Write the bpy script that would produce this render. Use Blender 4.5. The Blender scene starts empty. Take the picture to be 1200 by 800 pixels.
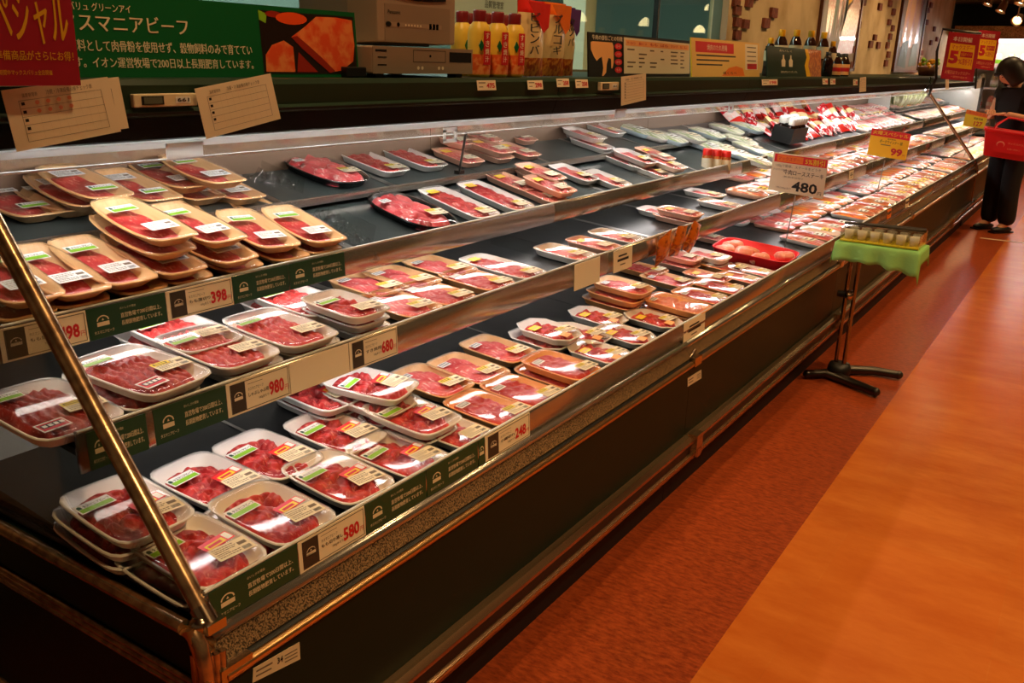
import bpy, math, random
from mathutils import Vector, Matrix
C = bpy.context.scene.collection
SC = bpy.context.scene
# ------------------------------------------------------------------ camera
F = 1050.0; PITCH = math.radians(17.6); YAW = math.radians(32.65); ROLL = math.radians(1.8); H = 1.42
fw = Vector((-math.sin(YAW)*math.cos(PITCH), math.cos(YAW)*math.cos(PITCH), -math.sin(PITCH)))
rt = Vector((math.cos(YAW), math.sin(YAW), 0)); up = rt.cross(fw)
rt, up = rt*math.cos(ROLL)+up*math.sin(ROLL), up*math.cos(ROLL)-rt*math.sin(ROLL)
EYE = Vector((0, 0, H))
cd = bpy.data.cameras.new('camera'); cam = bpy.data.objects.new('camera', cd); C.objects.link(cam)
cd.sensor_fit = 'HORIZONTAL'; cd.sensor_width = 36; cd.lens = 36*F/1200; cd.clip_start = .05
M = Matrix((rt, up, -fw)).transposed().to_4x4(); M.translation = EYE; cam.matrix_world = M
SC.camera = cam
SC.view_settings.view_transform = 'Standard'; SC.view_settings.look = 'None'
SC.view_settings.exposure = 0.0; SC.view_settings.gamma = 1; SC.view_settings.use_curve_mapping = False
SC.cycles.use_denoising = True; SC.cycles.transparent_max_bounces = 24; SC.cycles.max_bounces = 8
SC.cycles.sample_clamp_indirect = 6
# ------------------------------------------------------------------ light levels
WORLD_COL = (1.0, .62, .30); WORLD_STR = .06
SPOT_COL = (1.0, .63, .28); SPOT_W = 14.5
TUBE_COL = (1.0, .93, .90); TUBE_CANOPY = 40.0; TUBE_SHELF = 14.0
w = bpy.data.worlds.new('world'); SC.world = w; w.use_nodes = True
bg = w.node_tree.nodes['Background']; bg.inputs[0].default_value = (*WORLD_COL, 1); bg.inputs[1].default_value = WORLD_STR

def ray(px, py): return (fw*F + rt*(px-600) + up*(400-py)).normalized()
def onx(px, py, x): d = ray(px, py); return EYE + d*(x/d.x)
def ony(px, py, y): d = ray(px, py); return EYE + d*(y/d.y)
def onz(px, py, z): d = ray(px, py); return EYE + d*((z-H)/d.z)

# ------------------------------------------------------------------ materials
def lin(c): return tuple(((v/255)/12.92 if v/255 <= .04045 else ((v/255+.055)/1.055)**2.4) for v in c)
MATS = {}
def mat(name, col, rough=.5, metal=0., spec=.5, emit=0., coat=0., noise=None, bump=None, alpha=1.):
    if name in MATS: return MATS[name]
    m = bpy.data.materials.new(name); m.use_nodes = True; nt = m.node_tree; b = nt.nodes['Principled BSDF']
    c = (*lin(col), 1); b.inputs['Base Color'].default_value = c
    b.inputs['Roughness'].default_value = rough; b.inputs['Metallic'].default_value = metal
    b.inputs['Specular IOR Level'].default_value = spec; b.inputs['Coat Weight'].default_value = coat
    if emit: b.inputs['Emission Color'].default_value = c; b.inputs['Emission Strength'].default_value = emit
    tc = nt.nodes.new('ShaderNodeTexCoord')
    if noise:                     # (scale, second colour, contrast low, high, detail, stretch)
        sc, c2, lo, hi, det, st = noise
        mp = nt.nodes.new('ShaderNodeMapping'); mp.inputs['Scale'].default_value = st
        nt.links.new(tc.outputs['Object'], mp.inputs[0])
        n = nt.nodes.new('ShaderNodeTexNoise'); n.inputs['Scale'].default_value = sc; n.inputs['Detail'].default_value = det
        nt.links.new(mp.outputs[0], n.inputs['Vector'])
        r = nt.nodes.new('ShaderNodeMapRange'); r.inputs[1].default_value = lo; r.inputs[2].default_value = hi
        nt.links.new(n.outputs['Fac'], r.inputs[0])
        mx = nt.nodes.new('ShaderNodeMix'); mx.data_type = 'RGBA'
        mx.inputs[6].default_value = c; mx.inputs[7].default_value = (*lin(c2), 1)
        nt.links.new(r.outputs[0], mx.inputs[0]); nt.links.new(mx.outputs[2], b.inputs['Base Color'])
    if bump:
        n = nt.nodes.new('ShaderNodeTexNoise'); n.inputs['Scale'].default_value = bump[0]; n.inputs['Detail'].default_value = 4
        nt.links.new(tc.outputs['Object'], n.inputs['Vector'])
        bp = nt.nodes.new('ShaderNodeBump'); bp.inputs['Strength'].default_value = bump[1]; bp.inputs['Distance'].default_value = .01
        nt.links.new(n.outputs['Fac'], bp.inputs['Height']); nt.links.new(bp.outputs[0], b.inputs['Normal'])
    MATS[name] = m; return m
def film_mat(name, tint, refl, rough, bump_s, bump_k):
    m = bpy.data.materials.new(name); m.use_nodes = True; nt = m.node_tree; nt.nodes.clear()
    o = nt.nodes.new('ShaderNodeOutputMaterial'); mix = nt.nodes.new('ShaderNodeMixShader')
    t = nt.nodes.new('ShaderNodeBsdfTransparent'); t.inputs[0].default_value = (*tint, 1)
    g = nt.nodes.new('ShaderNodeBsdfGlossy'); g.inputs['Roughness'].default_value = rough
    fr = nt.nodes.new('ShaderNodeFresnel'); ge = nt.nodes.new('ShaderNodeNewGeometry')      # same reflectance from both sides of the sheet
    mr = nt.nodes.new('ShaderNodeMapRange'); mr.inputs[3].default_value = refl; mr.inputs[4].default_value = 1/refl
    nt.links.new(ge.outputs['Backfacing'], mr.inputs[0]); nt.links.new(mr.outputs[0], fr.inputs[0])
    if bump_k:
        tc = nt.nodes.new('ShaderNodeTexCoord'); n = nt.nodes.new('ShaderNodeTexNoise'); n.inputs['Scale'].default_value = bump_s
        n.inputs['Detail'].default_value = 2
        mp = nt.nodes.new('ShaderNodeMapping'); mp.inputs['Scale'].default_value = (1, .35, 1)
        nt.links.new(tc.outputs['Object'], mp.inputs[0]); nt.links.new(mp.outputs[0], n.inputs['Vector'])
        bp = nt.nodes.new('ShaderNodeBump'); bp.inputs['Strength'].default_value = bump_k; bp.inputs['Distance'].default_value = .01
        nt.links.new(n.outputs['Fac'], bp.inputs['Height']); nt.links.new(bp.outputs[0], g.inputs['Normal'])
    nt.links.new(fr.outputs[0], mix.inputs[0]); nt.links.new(t.outputs[0], mix.inputs[1]); nt.links.new(g.outputs[0], mix.inputs[2])
    nt.links.new(mix.outputs[0], o.inputs[0]); MATS[name] = m; return m
def meat_mat(name, c1, c2, fat, amount, scale):
    """c1..c2 by the 'tone' of each piece, streaks of fat by stretched noise"""
    m = bpy.data.materials.new(name); m.use_nodes = True; nt = m.node_tree; b = nt.nodes['Principled BSDF']
    b.inputs['Roughness'].default_value = .38; b.inputs['Specular IOR Level'].default_value = .4
    at = nt.nodes.new('ShaderNodeAttribute'); at.attribute_name = 'tone'
    mx = nt.nodes.new('ShaderNodeMix'); mx.data_type = 'RGBA'; mx.inputs[6].default_value = (*lin(c1), 1); mx.inputs[7].default_value = (*lin(c2), 1)
    nt.links.new(at.outputs['Fac'], mx.inputs[0])
    tc = nt.nodes.new('ShaderNodeTexCoord'); mp = nt.nodes.new('ShaderNodeMapping'); mp.inputs['Scale'].default_value = (1, 2.2, 1)
    nt.links.new(tc.outputs['Object'], mp.inputs[0])
    n = nt.nodes.new('ShaderNodeTexNoise'); n.inputs['Scale'].default_value = scale; n.inputs['Detail'].default_value = 5; n.inputs['Distortion'].default_value = .8
    nt.links.new(mp.outputs[0], n.inputs['Vector'])
    r = nt.nodes.new('ShaderNodeMapRange'); r.inputs[1].default_value = .56; r.inputs[2].default_value = .70; r.inputs[4].default_value = amount
    nt.links.new(n.outputs['Fac'], r.inputs[0])
    m2 = nt.nodes.new('ShaderNodeMix'); m2.data_type = 'RGBA'; m2.inputs[7].default_value = (*lin(fat), 1)
    nt.links.new(r.outputs[0], m2.inputs[0]); nt.links.new(mx.outputs[2], m2.inputs[6]); nt.links.new(m2.outputs[2], b.inputs['Base Color'])
    MATS[name] = m; return m
def m(n): return MATS[n]
mat('black', (18, 18, 16), .45); mat('ink', (22, 20, 20), .6); mat('white', (238, 236, 230), .45); mat('cream', (240, 226, 196), .55)
mat('paper', (236, 222, 190), .7); mat('paper_shade', (222, 206, 170), .7); mat('grey_line', (120, 104, 84), .7); mat('pale_red_print', (232, 150, 118), .7)
mat('deck_black', (20, 22, 24), .35, noise=(14, (34, 37, 38), .4, .7, 3, (1, 1, 1)))
mat('deck_grey', (62, 70, 68), .3, noise=(9, (48, 54, 54), .4, .7, 3, (1, 1, 1)))
mat('case_green', (14, 33, 25), .42, spec=.16); mat('banner_red', (150, 8, 36), .5); mat('banner_yellow', (220, 164, 16), .5); mat('fascia_green', (34, 54, 38), .45, spec=.3); mat('fascia_black', (5, 8, 6), .6, spec=.08)
mat('plinth', (10, 9, 8), .6)
mat('aluminium', (186, 174, 160), .24, metal=.85, noise=(60, (178, 172, 165), .35, .65, 2, (1, .02, 1)))
mat('aluminium_white', (225, 228, 228), .35); mat('steel', (200, 198, 194), .3, metal=1)
mat('bronze', (214, 176, 134), .27, metal=.9, noise=(50, (160, 126, 96), .35, .65, 2, (1, .02, 1)))
mat('gold_trim', (222, 178, 122), .3, metal=1); mat('chrome', (190, 168, 144), .2, metal=1); mat('dark_steel', (78, 74, 70), .35, metal=1)
mat('granite', (150, 120, 84), .35, noise=(330, (40, 30, 20), .42, .58, 6, (1, 1, 1)), bump=(260, .25))
mat('back_steel', (128, 104, 84), .4, metal=.5); mat('liner_white', (206, 206, 198), .5)
mat('card_green', (14, 66, 40), .42); mat('card_brown', (54, 46, 38), .5); mat('red_print', (206, 30, 40), .5); mat('card_text', (226, 212, 176), .6)
mat('red_sign', (176, 14, 34), .5); mat('red_bright', (226, 24, 34), .4); mat('yellow', (250, 196, 20), .5); mat('orange', (240, 120, 20), .5); mat('board_green', (0, 92, 42), .4)
mat('lime', (134, 190, 30), .5); mat('sticker_yellow', (240, 210, 40), .5); mat('sticker_orange', (250, 180, 110), .5)
mat('tray_white', (240, 236, 228), .4); mat('tray_tan', (240, 196, 140), .42, noise=(22, (226, 170, 112), .4, .7, 4, (.25, 2.5, 1)))
mat('tray_orange', (246, 176, 110), .42); mat('tray_black', (20, 20, 20), .25); mat('tray_pink', (246, 190, 160), .42)
mat('skin', (226, 164, 124), .55); mat('hair', (26, 17, 14), .45); mat('black_cloth', (15, 14, 16), .85); mat('lip_pink', (190, 90, 80), .5)
mat('basket_red', (214, 22, 34), .4); mat('tv_grey', (170, 148, 126), .5); mat('tv_dark', (28, 24, 20), .12); mat('tv_panel', (152, 132, 112), .5)
mat('cloth_green', (150, 206, 110), .85, bump=(120, .15)); mat('brick', (140, 74, 58), .85, noise=(30, (98, 52, 44), .4, .7, 3, (1, 1, 1)), bump=(60, .4))
mat('stucco', (222, 196, 152), .85, noise=(3, (190, 158, 112), .4, .7, 3, (1, 1, 1)), bump=(40, .25)); mat('wood_frame', (96, 52, 30), .5)
mat('room_grey', (150, 168, 160), .8); mat('window_frame', (120, 118, 92), .4, metal=.3); mat('window_notice', (196, 214, 204), .6)
mat('glass_dark', (40, 20, 10), .1, coat=.5); mat('brown_glass', (52, 24, 10), .08, coat=.6); mat('cap_yellow', (238, 176, 20), .4); mat('cap_red', (120, 20, 26), .35); mat('spice_red', (216, 40, 28), .35)
mat('bottle_yellow', (236, 196, 70), .35, noise=(9, (214, 160, 40), .4, .7, 3, (1, 1, 1))); mat('bottle_orange', (222, 90, 34), .4, noise=(60, (240, 150, 80), .45, .6, 4, (1, 1, 1)))
mat('pouch_cream', (236, 206, 150), .25, bump=(20, .3)); mat('pouch_red', (206, 40, 30), .25, bump=(24, .3)); mat('pouch_orange', (226, 110, 30), .25, bump=(24, .3)); mat('pouch_food', (176, 70, 24), .3, noise=(55, (226, 150, 60), .45, .6, 4, (1, 1, 1)))
mat('pouch_purple', (86, 44, 110), .25)
film_mat('film', (.97, .96, .955), 1.42, .07, 9, .16); film_mat('film_loose', (.93, .93, .93), 1.5, .06, 40, .9)
film_mat('clear_plastic', (.93, .94, .93), 1.45, .05, 0, 0); film_mat('side_glass', (.80, .79, .75), 1.38, .02, 0, 0); film_mat('window_glass', (.90, .95, .93), 1.3, .01, 0, 0)
meat_mat('beef', (158, 28, 34), (216, 62, 60), (236, 146, 132), .85, 75); meat_mat('beef_slice', (172, 40, 44), (208, 70, 66), (236, 168, 150), .9, 60)
meat_mat('mince', (140, 34, 34), (190, 62, 54), (232, 150, 132), .7, 130); meat_mat('pork', (232, 120, 112), (214, 84, 84), (250, 206, 190), .75, 40)
meat_mat('roast', (204, 62, 70), (230, 110, 108), (248, 214, 204), .95, 55); meat_mat('chicken', (240, 160, 140), (228, 128, 108), (250, 206, 180), .7, 40)
mat('floor_far', (86, 46, 20), .5)

def translucent(name, col):
    mt = bpy.data.materials.new(name); mt.use_nodes = True; nt = mt.node_tree; nt.nodes.clear()
    o = nt.nodes.new('ShaderNodeOutputMaterial'); a = nt.nodes.new('ShaderNodeBsdfDiffuse'); t = nt.nodes.new('ShaderNodeBsdfTranslucent'); mx = nt.nodes.new('ShaderNodeMixShader')
    for q in (a, t): q.inputs[0].default_value = (*lin(col), 1)
    mx.inputs[0].default_value = .6; nt.links.new(a.outputs[0], mx.inputs[1]); nt.links.new(t.outputs[0], mx.inputs[2]); nt.links.new(mx.outputs[0], o.inputs[0]); MATS[name] = mt
translucent('opal', (244, 246, 246)); mat('pole_metal', (150, 132, 114), .25, metal=1); mat('pale_gold', (234, 190, 104), .5)
# ------------------------------------------------------------------ mesh builder
class MB:
    def __init__(s): s.v = []; s.f = []; s.mi = []; s.mats = []; s.sm = []; s.tone = {}
    def _m(s, name):
        if name not in s.mats: s.mats.append(name)
        return s.mats.index(name)
    def add(s, vs, fs, ma, smooth=False):
        o = len(s.v); s.v += [Vector(v) for v in vs]; i = s._m(ma)
        for f in fs: s.f.append([o+k for k in f]); s.mi.append(i); s.sm.append(smooth)
        return o
    def box(s, c, d, ma, R=None):
        c = Vector(c); h = Vector(d)/2; vs = []
        for x in (-1, 1):
            for y in (-1, 1):
                for z in (-1, 1):
                    p = Vector((x*h.x, y*h.y, z*h.z)); vs.append(c + (R @ p if R else p))
        s.add(vs, [(0, 1, 3, 2), (4, 6, 7, 5), (0, 4, 5, 1), (2, 3, 7, 6), (0, 2, 6, 4), (1, 5, 7, 3)], ma)
    def extr(s, prof, y0, y1, ma, smooth=False):            # profile of (x, z) counter-clockwise, extruded along y
        n = len(prof); vs = [(x, y0, z) for x, z in prof] + [(x, y1, z) for x, z in prof]
        s.add(vs, [(i, (i+1) % n, n+(i+1) % n, n+i) for i in range(n)] + [tuple(range(n))[::-1], tuple(range(n, 2*n))], ma, smooth)
    def extr_x(s, prof, x0, x1, ma):                        # profile of (y, z) extruded along x
        n = len(prof); vs = [(x0, y, z) for y, z in prof] + [(x1, y, z) for y, z in prof]
        s.add(vs, [(i, (i+1) % n, n+(i+1) % n, n+i) for i in range(n)] + [tuple(range(n))[::-1], tuple(range(n, 2*n))], ma)
    def tube(s, pts, r, ma, n=10, cap=True):
        pts = [Vector(p) for p in pts]; rings = []; rs = r if isinstance(r, (list, tuple)) else [r]*len(pts)
        for i, p in enumerate(pts):
            t = (pts[min(i+1, len(pts)-1)] - pts[max(i-1, 0)]).normalized()
            a = t.cross(Vector((0, 0, 1)) if abs(t.z) < .9 else Vector((1, 0, 0))).normalized(); b = t.cross(a)
            rings.append([p + (a*math.cos(2*math.pi*k/n) + b*math.sin(2*math.pi*k/n))*rs[i] for k in range(n)])
        vs = [q for rg in rings for q in rg]
        fs = [(i*n+k, i*n+(k+1) % n, (i+1)*n+(k+1) % n, (i+1)*n+k) for i in range(len(pts)-1) for k in range(n)]
        s.add(vs, fs, ma, True)
        if cap: s.add(rings[0], [tuple(range(n))], ma); s.add(rings[-1], [tuple(range(n))[::-1]], ma)
    def lathe(s, prof, c, ma, n=16):
        c = Vector(c); vs = [c + Vector((r*math.cos(2*math.pi*k/n), r*math.sin(2*math.pi*k/n), z)) for r, z in prof for k in range(n)]
        fs = [(i*n+k, i*n+(k+1) % n, (i+1)*n+(k+1) % n, (i+1)*n+k) for i in range(len(prof)-1) for k in range(n)]
        s.add(vs, fs, ma, True)
    def ball(s, c, r, ma, n=12, R=None):
        c = Vector(c); r = Vector(r) if not isinstance(r, (int, float)) else Vector((r, r, r)); vs = []
        for i in range(n//2+1):
            a = math.pi*i/(n//2)
            for k in range(n):
                b = 2*math.pi*k/n; p = Vector((r.x*math.sin(a)*math.cos(b), r.y*math.sin(a)*math.sin(b), r.z*math.cos(a)))
                vs.append(c + (R @ p if R else p))
        s.add(vs, [(i*n+k, (i+1)*n+k, (i+1)*n+(k+1) % n, i*n+(k+1) % n) for i in range(n//2) for k in range(n)], ma, True)
    def mesh(s, name):
        me = bpy.data.meshes.new(name); me.from_pydata([tuple(v) for v in s.v], [], s.f)
        for k in s.mats: me.materials.append(MATS[k])
        me.polygons.foreach_set('material_index', s.mi); me.polygons.foreach_set('use_smooth', s.sm)
        if s.tone:
            a = me.attributes.new('tone', 'FLOAT', 'POINT')
            for i, t in s.tone.items(): a.data[i].value = t
        me.update(); return me
    def build(s, name, parent=None, loc=None, rot=None):
        o = bpy.data.objects.new(name, s.mesh(name)); C.objects.link(o)
        if parent: o.parent = parent
        if loc is not None: o.location = loc
        if rot is not None: o.rotation_euler = rot
        return o
def tag(o, label, cat, group=None):
    o['label'] = label; o['category'] = cat
    if group: o['group'] = group
    return o
def thing(name, label, cat, loc=(0, 0, 0), rot=(0, 0, 0), group=None):
    o = bpy.data.objects.new(name, None); C.objects.link(o); o.location = loc; o.rotation_euler = rot; o.empty_display_size = .05
    return tag(o, label, cat, group)
def struct(o): o['kind'] = 'structure'; return o
def link_copy(o, parent):
    c = o.copy(); C.objects.link(c); c.parent = parent; return c
def bevel(o, wd, seg=2):
    b = o.modifiers.new('bevel', 'BEVEL'); b.width = wd; b.segments = seg; b.limit_method = 'ANGLE'; b.angle_limit = .6; return o

# ------------------------------------------------------------------ lettering
_tx = {}
def glyphs(text, bold=0.0):
    if any(ord(c) > 0x3000 for c in text): bold = 0
    k = (text, bold)
    if k in _tx: return _tx[k]
    cu = bpy.data.curves.new('t', 'FONT'); cu.body = text; cu.size = 1; cu.offset = bold; cu.resolution_u = 2; cu.fill_mode = 'FRONT'
    o = bpy.data.objects.new('t', cu); C.objects.link(o)
    dg = bpy.context.evaluated_depsgraph_get(); dg.update(); e = o.evaluated_get(dg); me = e.to_mesh()
    vs = [v.co.copy() for v in me.vertices]; fs = [tuple(p.vertices) for p in me.polygons]
    e.to_mesh_clear(); bpy.data.objects.remove(o); bpy.data.curves.remove(cu)
    _tx[k] = (vs, fs); return _tx[k]
class Sheet:
    """a flat panel: four corners bl, br, tr, tl in space; u to the right, v up, d out of the front"""
    def __init__(s, mb, bl, br, tr, tl, t=.0015, front='paper', side=None):
        s.mb = mb; s.c = [Vector(q) for q in (bl, br, tr, tl)]
        s.n = (s.c[1]-s.c[0]).cross(s.c[3]-s.c[0]).normalized()
        back = [q - s.n*t for q in s.c]
        mb.add(s.c, [(0, 1, 2, 3)], front)
        mb.add(s.c + back, [(7, 6, 5, 4), (0, 4, 5, 1), (1, 5, 6, 2), (2, 6, 7, 3), (3, 7, 4, 0)], side or front)
    def p(s, u, v, d=.0004):
        a, b, c_, e = s.c; return a*(1-u)*(1-v) + b*u*(1-v) + c_*u*v + e*(1-u)*v + s.n*d
    def poly(s, uv, ma, d=.0004): s.mb.add([s.p(u, v, d) for u, v in uv], [tuple(range(len(uv)))], ma)
    def rect(s, u0, v0, u1, v1, ma, d=.0004): s.poly([(u0, v0), (u1, v0), (u1, v1), (u0, v1)], ma, d)
    def disc(s, u, v, ru, rv, ma, d=.0006, n=18): s.poly([(u+ru*math.cos(2*math.pi*k/n), v+rv*math.sin(2*math.pi*k/n)) for k in range(n)], ma, d)
    def frame(s, u0, v0, u1, v1, wu, wv, ma, d=.0005):
        s.rect(u0, v0, u1, v0+wv, ma, d); s.rect(u0, v1-wv, u1, v1, ma, d); s.rect(u0, v0, u0+wu, v1, ma, d); s.rect(u1-wu, v0, u1, v1, ma, d)
    def text(s, t, u0, v0, u1, v1, ma, d=.0008, bold=.0, slant=0.):
        vs, fs = glyphs(t, bold)
        if not vs: return
        x0 = min(v.x for v in vs); x1 = max(v.x for v in vs); y0 = min(v.y for v in vs); y1 = max(v.y for v in vs)
        q = []
        for v in vs:
            a = (v.x-x0)/max(x1-x0, 1e-6); b = (v.y-y0)/max(y1-y0, 1e-6)
            q.append(s.p(u0+(u1-u0)*a + slant*(b-.5), v0+(v1-v0)*b, d))
        s.mb.add(q, fs, ma)
        if bold and any(ord(c) > 0x3000 for c in t):          # heavier strokes
            e = min(bold, .03)*.55/max(x1-x0, 1e-6)*(u1-u0)
            for k, sx in enumerate((-1, 1)): s.mb.add([p + (s.c[1]-s.c[0])*e*sx + s.n*.0001*(k+1) for p in q], fs, ma)
def px_sheet(mb, corners, axis, val, **k):                  # corners in picture order bl, br, tr, tl on a plane of the place
    fn = {'x': onx, 'y': ony}[axis]
    return Sheet(mb, *[fn(px, py, val) for px, py in corners], **k)
# ================================================================== the setting
b = MB(); b.box((.2, 8, -.05), (14, 24, .1), 'floor_far'); floor = struct(b.build('floor'))
def floor_mat(name, c1, c2, c3, scale, lo, hi, rough, tile):
    mt = bpy.data.materials.new(name); mt.use_nodes = True; nt = mt.node_tree; bs = nt.nodes['Principled BSDF']
    bs.inputs['Roughness'].default_value = rough; bs.inputs['Specular IOR Level'].default_value = .28
    tc = nt.nodes.new('ShaderNodeTexCoord'); mp = nt.nodes.new('ShaderNodeMapping'); mp.inputs['Scale'].default_value = (.5, 1.3, 1)
    nt.links.new(tc.outputs['Object'], mp.inputs[0])
    n1 = nt.nodes.new('ShaderNodeTexNoise'); n1.inputs['Scale'].default_value = scale; n1.inputs['Detail'].default_value = 8; n1.inputs['Roughness'].default_value = .7
    nt.links.new(mp.outputs[0], n1.inputs['Vector'])
    r = nt.nodes.new('ShaderNodeMapRange'); r.inputs[1].default_value = lo; r.inputs[2].default_value = hi; nt.links.new(n1.outputs['Fac'], r.inputs[0])
    a = nt.nodes.new('ShaderNodeMix'); a.data_type = 'RGBA'; a.inputs[6].default_value = (*lin(c1), 1); a.inputs[7].default_value = (*lin(c2), 1); nt.links.new(r.outputs[0], a.inputs[0])
    n2 = nt.nodes.new('ShaderNodeTexBrick'); n2.inputs['Scale'].default_value = 1; n2.inputs['Mortar Size'].default_value = .0015 if tile else 0
    n2.offset = 0; n2.inputs['Brick Width'].default_value = .46; n2.inputs['Row Height'].default_value = .46
    n2.inputs['Color1'].default_value = (.0, 0, 0, 1); n2.inputs['Color2'].default_value = (1, 1, 1, 1); n2.inputs['Mortar'].default_value = (.2, .2, .2, 1)
    nt.links.new(tc.outputs['Object'], n2.inputs['Vector'])
    c = nt.nodes.new('ShaderNodeMix'); c.data_type = 'RGBA'; c.inputs[7].default_value = (*lin(c3), 1)
    k = nt.nodes.new('ShaderNodeMath'); k.operation = 'MULTIPLY'; k.inputs[1].default_value = .45 if tile else 0; nt.links.new(n2.outputs['Color'], k.inputs[0])
    nt.links.new(k.outputs[0], c.inputs[0]); nt.links.new(a.outputs[2], c.inputs[6]); nt.links.new(c.outputs[2], bs.inputs['Base Color'])
    MATS[name] = mt
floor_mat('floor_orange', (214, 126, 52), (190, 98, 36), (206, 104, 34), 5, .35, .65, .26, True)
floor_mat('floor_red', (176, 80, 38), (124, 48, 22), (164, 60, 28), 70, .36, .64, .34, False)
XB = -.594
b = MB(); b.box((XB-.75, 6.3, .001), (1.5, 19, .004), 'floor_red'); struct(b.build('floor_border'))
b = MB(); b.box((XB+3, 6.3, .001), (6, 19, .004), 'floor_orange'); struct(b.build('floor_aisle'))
b = MB(); b.box((XB+1, 8.95, .0035), (2.4, .03, .003), 'paper_shade'); struct(b.build('floor_strip'))
WX = -2.32
WY0, WY1, WZ1 = .2, 6.12, 2.35                               # the window to the room behind
b = MB()
b.box((WX-.05, 10.9, 1.5), (.1, 2*(10.9-WY1), 3.0), 'stucco'); b.box((WX-.05, 3.0, .66), (.1, 6.3, 1.32), 'stucco')
b.box((WX-.05, 3.0, 2.7), (.1, 6.3, .7), 'stucco'); b.box((WX-.05, -.4, 1.5), (.1, 1.2, 3.0), 'stucco')
struct(b.build('wall_back'))
win = struct(bpy.data.objects.new('window_1', None)); C.objects.link(win); win.location = (WX, 3, 1.3)
def wpart(mb, n): o = mb.build(n, win); o.matrix_parent_inverse = Matrix.Translation((-WX, -3, -1.3)); return o
b = MB(); b.box((WX-.02, 3.1, 1.85), (.006, 5.7, 1.0), 'window_glass'); wpart(b, 'window_pane')
b = MB()
for y, wd in ((1.3, .05), (WY1-.05, .12)): b.box((WX, y, 1.85), (.06, wd, 1.05), 'window_frame')
b.box((WX, 3.1, 1.345), (.07, 5.9, .05), 'window_frame'); b.box((WX, 3.1, 2.35), (.07, 5.9, .06), 'window_frame')
p = onx(770, 20, WX); b.box((WX-.005, p.y, 1.85), (.03, .022, 1.0), 'black'); wpart(b, 'window_frame')
b = MB(); b.box((WX-2.2, 3.5, 1.5), (.1, 9, 3), 'room_grey'); b.box((WX-1.1, 7.95, 1.5), (2.2, .1, 3), 'room_grey'); struct(b.build('wall_back_room'))
b = MB(); b.box((WX-1.1, 3.5, 3.0), (2.2, 9, .08), 'room_grey'); struct(b.build('ceiling_back_room'))
b = MB(); b.box((WX-1.1, 3.5, .04), (2.2, 9, .08), 'room_grey'); struct(b.build('floor_back_room'))
mat('ceiling_brown', (92, 44, 30), .7); mat('soffit', (168, 120, 78), .7)
b = MB(); b.box((.9, 8, 3.06), (7, 22, .1), 'ceiling_brown'); struct(b.build('ceiling'))
FY = 17.6
b = MB(); b.box((.9, FY+.05, 1.5), (7, .1, 3), 'black'); struct(b.build('wall_far'))
b = MB(); b.box((.9, FY-.3, 2.66), (7, .5, .34), 'soffit'); struct(b.build('trim_1'))
# loose brick accents set in the cream plaster
b = MB(); rnd = random.Random(4)
for px, py in [(861, 2), (876, 3), (862, 12), (862, 26), (872, 28), (862, 41), (905, 15), (896, 27), (1011, 2), (1006, 15), (1005, 29), (1002, 41), (999, 58), (996, 76),
               (1024, 44), (1019, 52), (1028, 53), (1042, 4), (1046, 14), (1041, 26), (1045, 33), (1042, 43), (1039, 53), (1040, 64), (1037, 74), (1087, 12), (1085, 26), (1090, 6), (1094, 34), (1079, 62), (1076, 70), (1097, 46), (882, -6), (1030, 8), (1090, 50)]:
    q = onx(px, py, WX); s = rnd.uniform(.9, 1.1)
    b.box((WX+.008, q.y, q.z), (.03, .125*s, .065*s), 'brick')
struct(b.build('trim_2'))
# ================================================================== refrigerated cases
LY0 = .735
PLATE = {0: (-1.014, .590, .09, -2.0), 1: (-1.305, .794, .09, -1.97), 2: (-1.515, .935, .26, -2.0), 3: (-1.79, 1.03, .22, -2.03)}
SHELF = [None, dict(x=-1.29, zt=.825, zb=.752, m='deck_black', n='lower_shelf'), dict(x=-1.50, zt=.961, zb=.896, m='deck_grey', n='upper_shelf'), dict(x=-1.78, zt=1.048, zb=1.018, m='deck_grey', n='top_shelf')]
mat('tube', (255, 238, 232), .4)
def emit_mat(name, col, k):
    mt = bpy.data.materials.new(name); mt.use_nodes = True; nt = mt.node_tree; nt.nodes.clear()
    o = nt.nodes.new('ShaderNodeOutputMaterial'); e = nt.nodes.new('ShaderNodeEmission'); e.inputs[0].default_value = (*col, 1); e.inputs[1].default_value = k
    nt.links.new(e.outputs[0], o.inputs[0]); MATS[name] = mt
emit_mat('tube_canopy', TUBE_COL, TUBE_CANOPY); emit_mat('tube_shelf', TUBE_COL, TUBE_SHELF)
def box_x(mb, x0, x1, z0, z1, y0, y1, ma): mb.box(((x0+x1)/2, (y0+y1)/2, (z0+z1)/2), (abs(x1-x0), y1-y0, abs(z1-z0)), ma)
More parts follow.
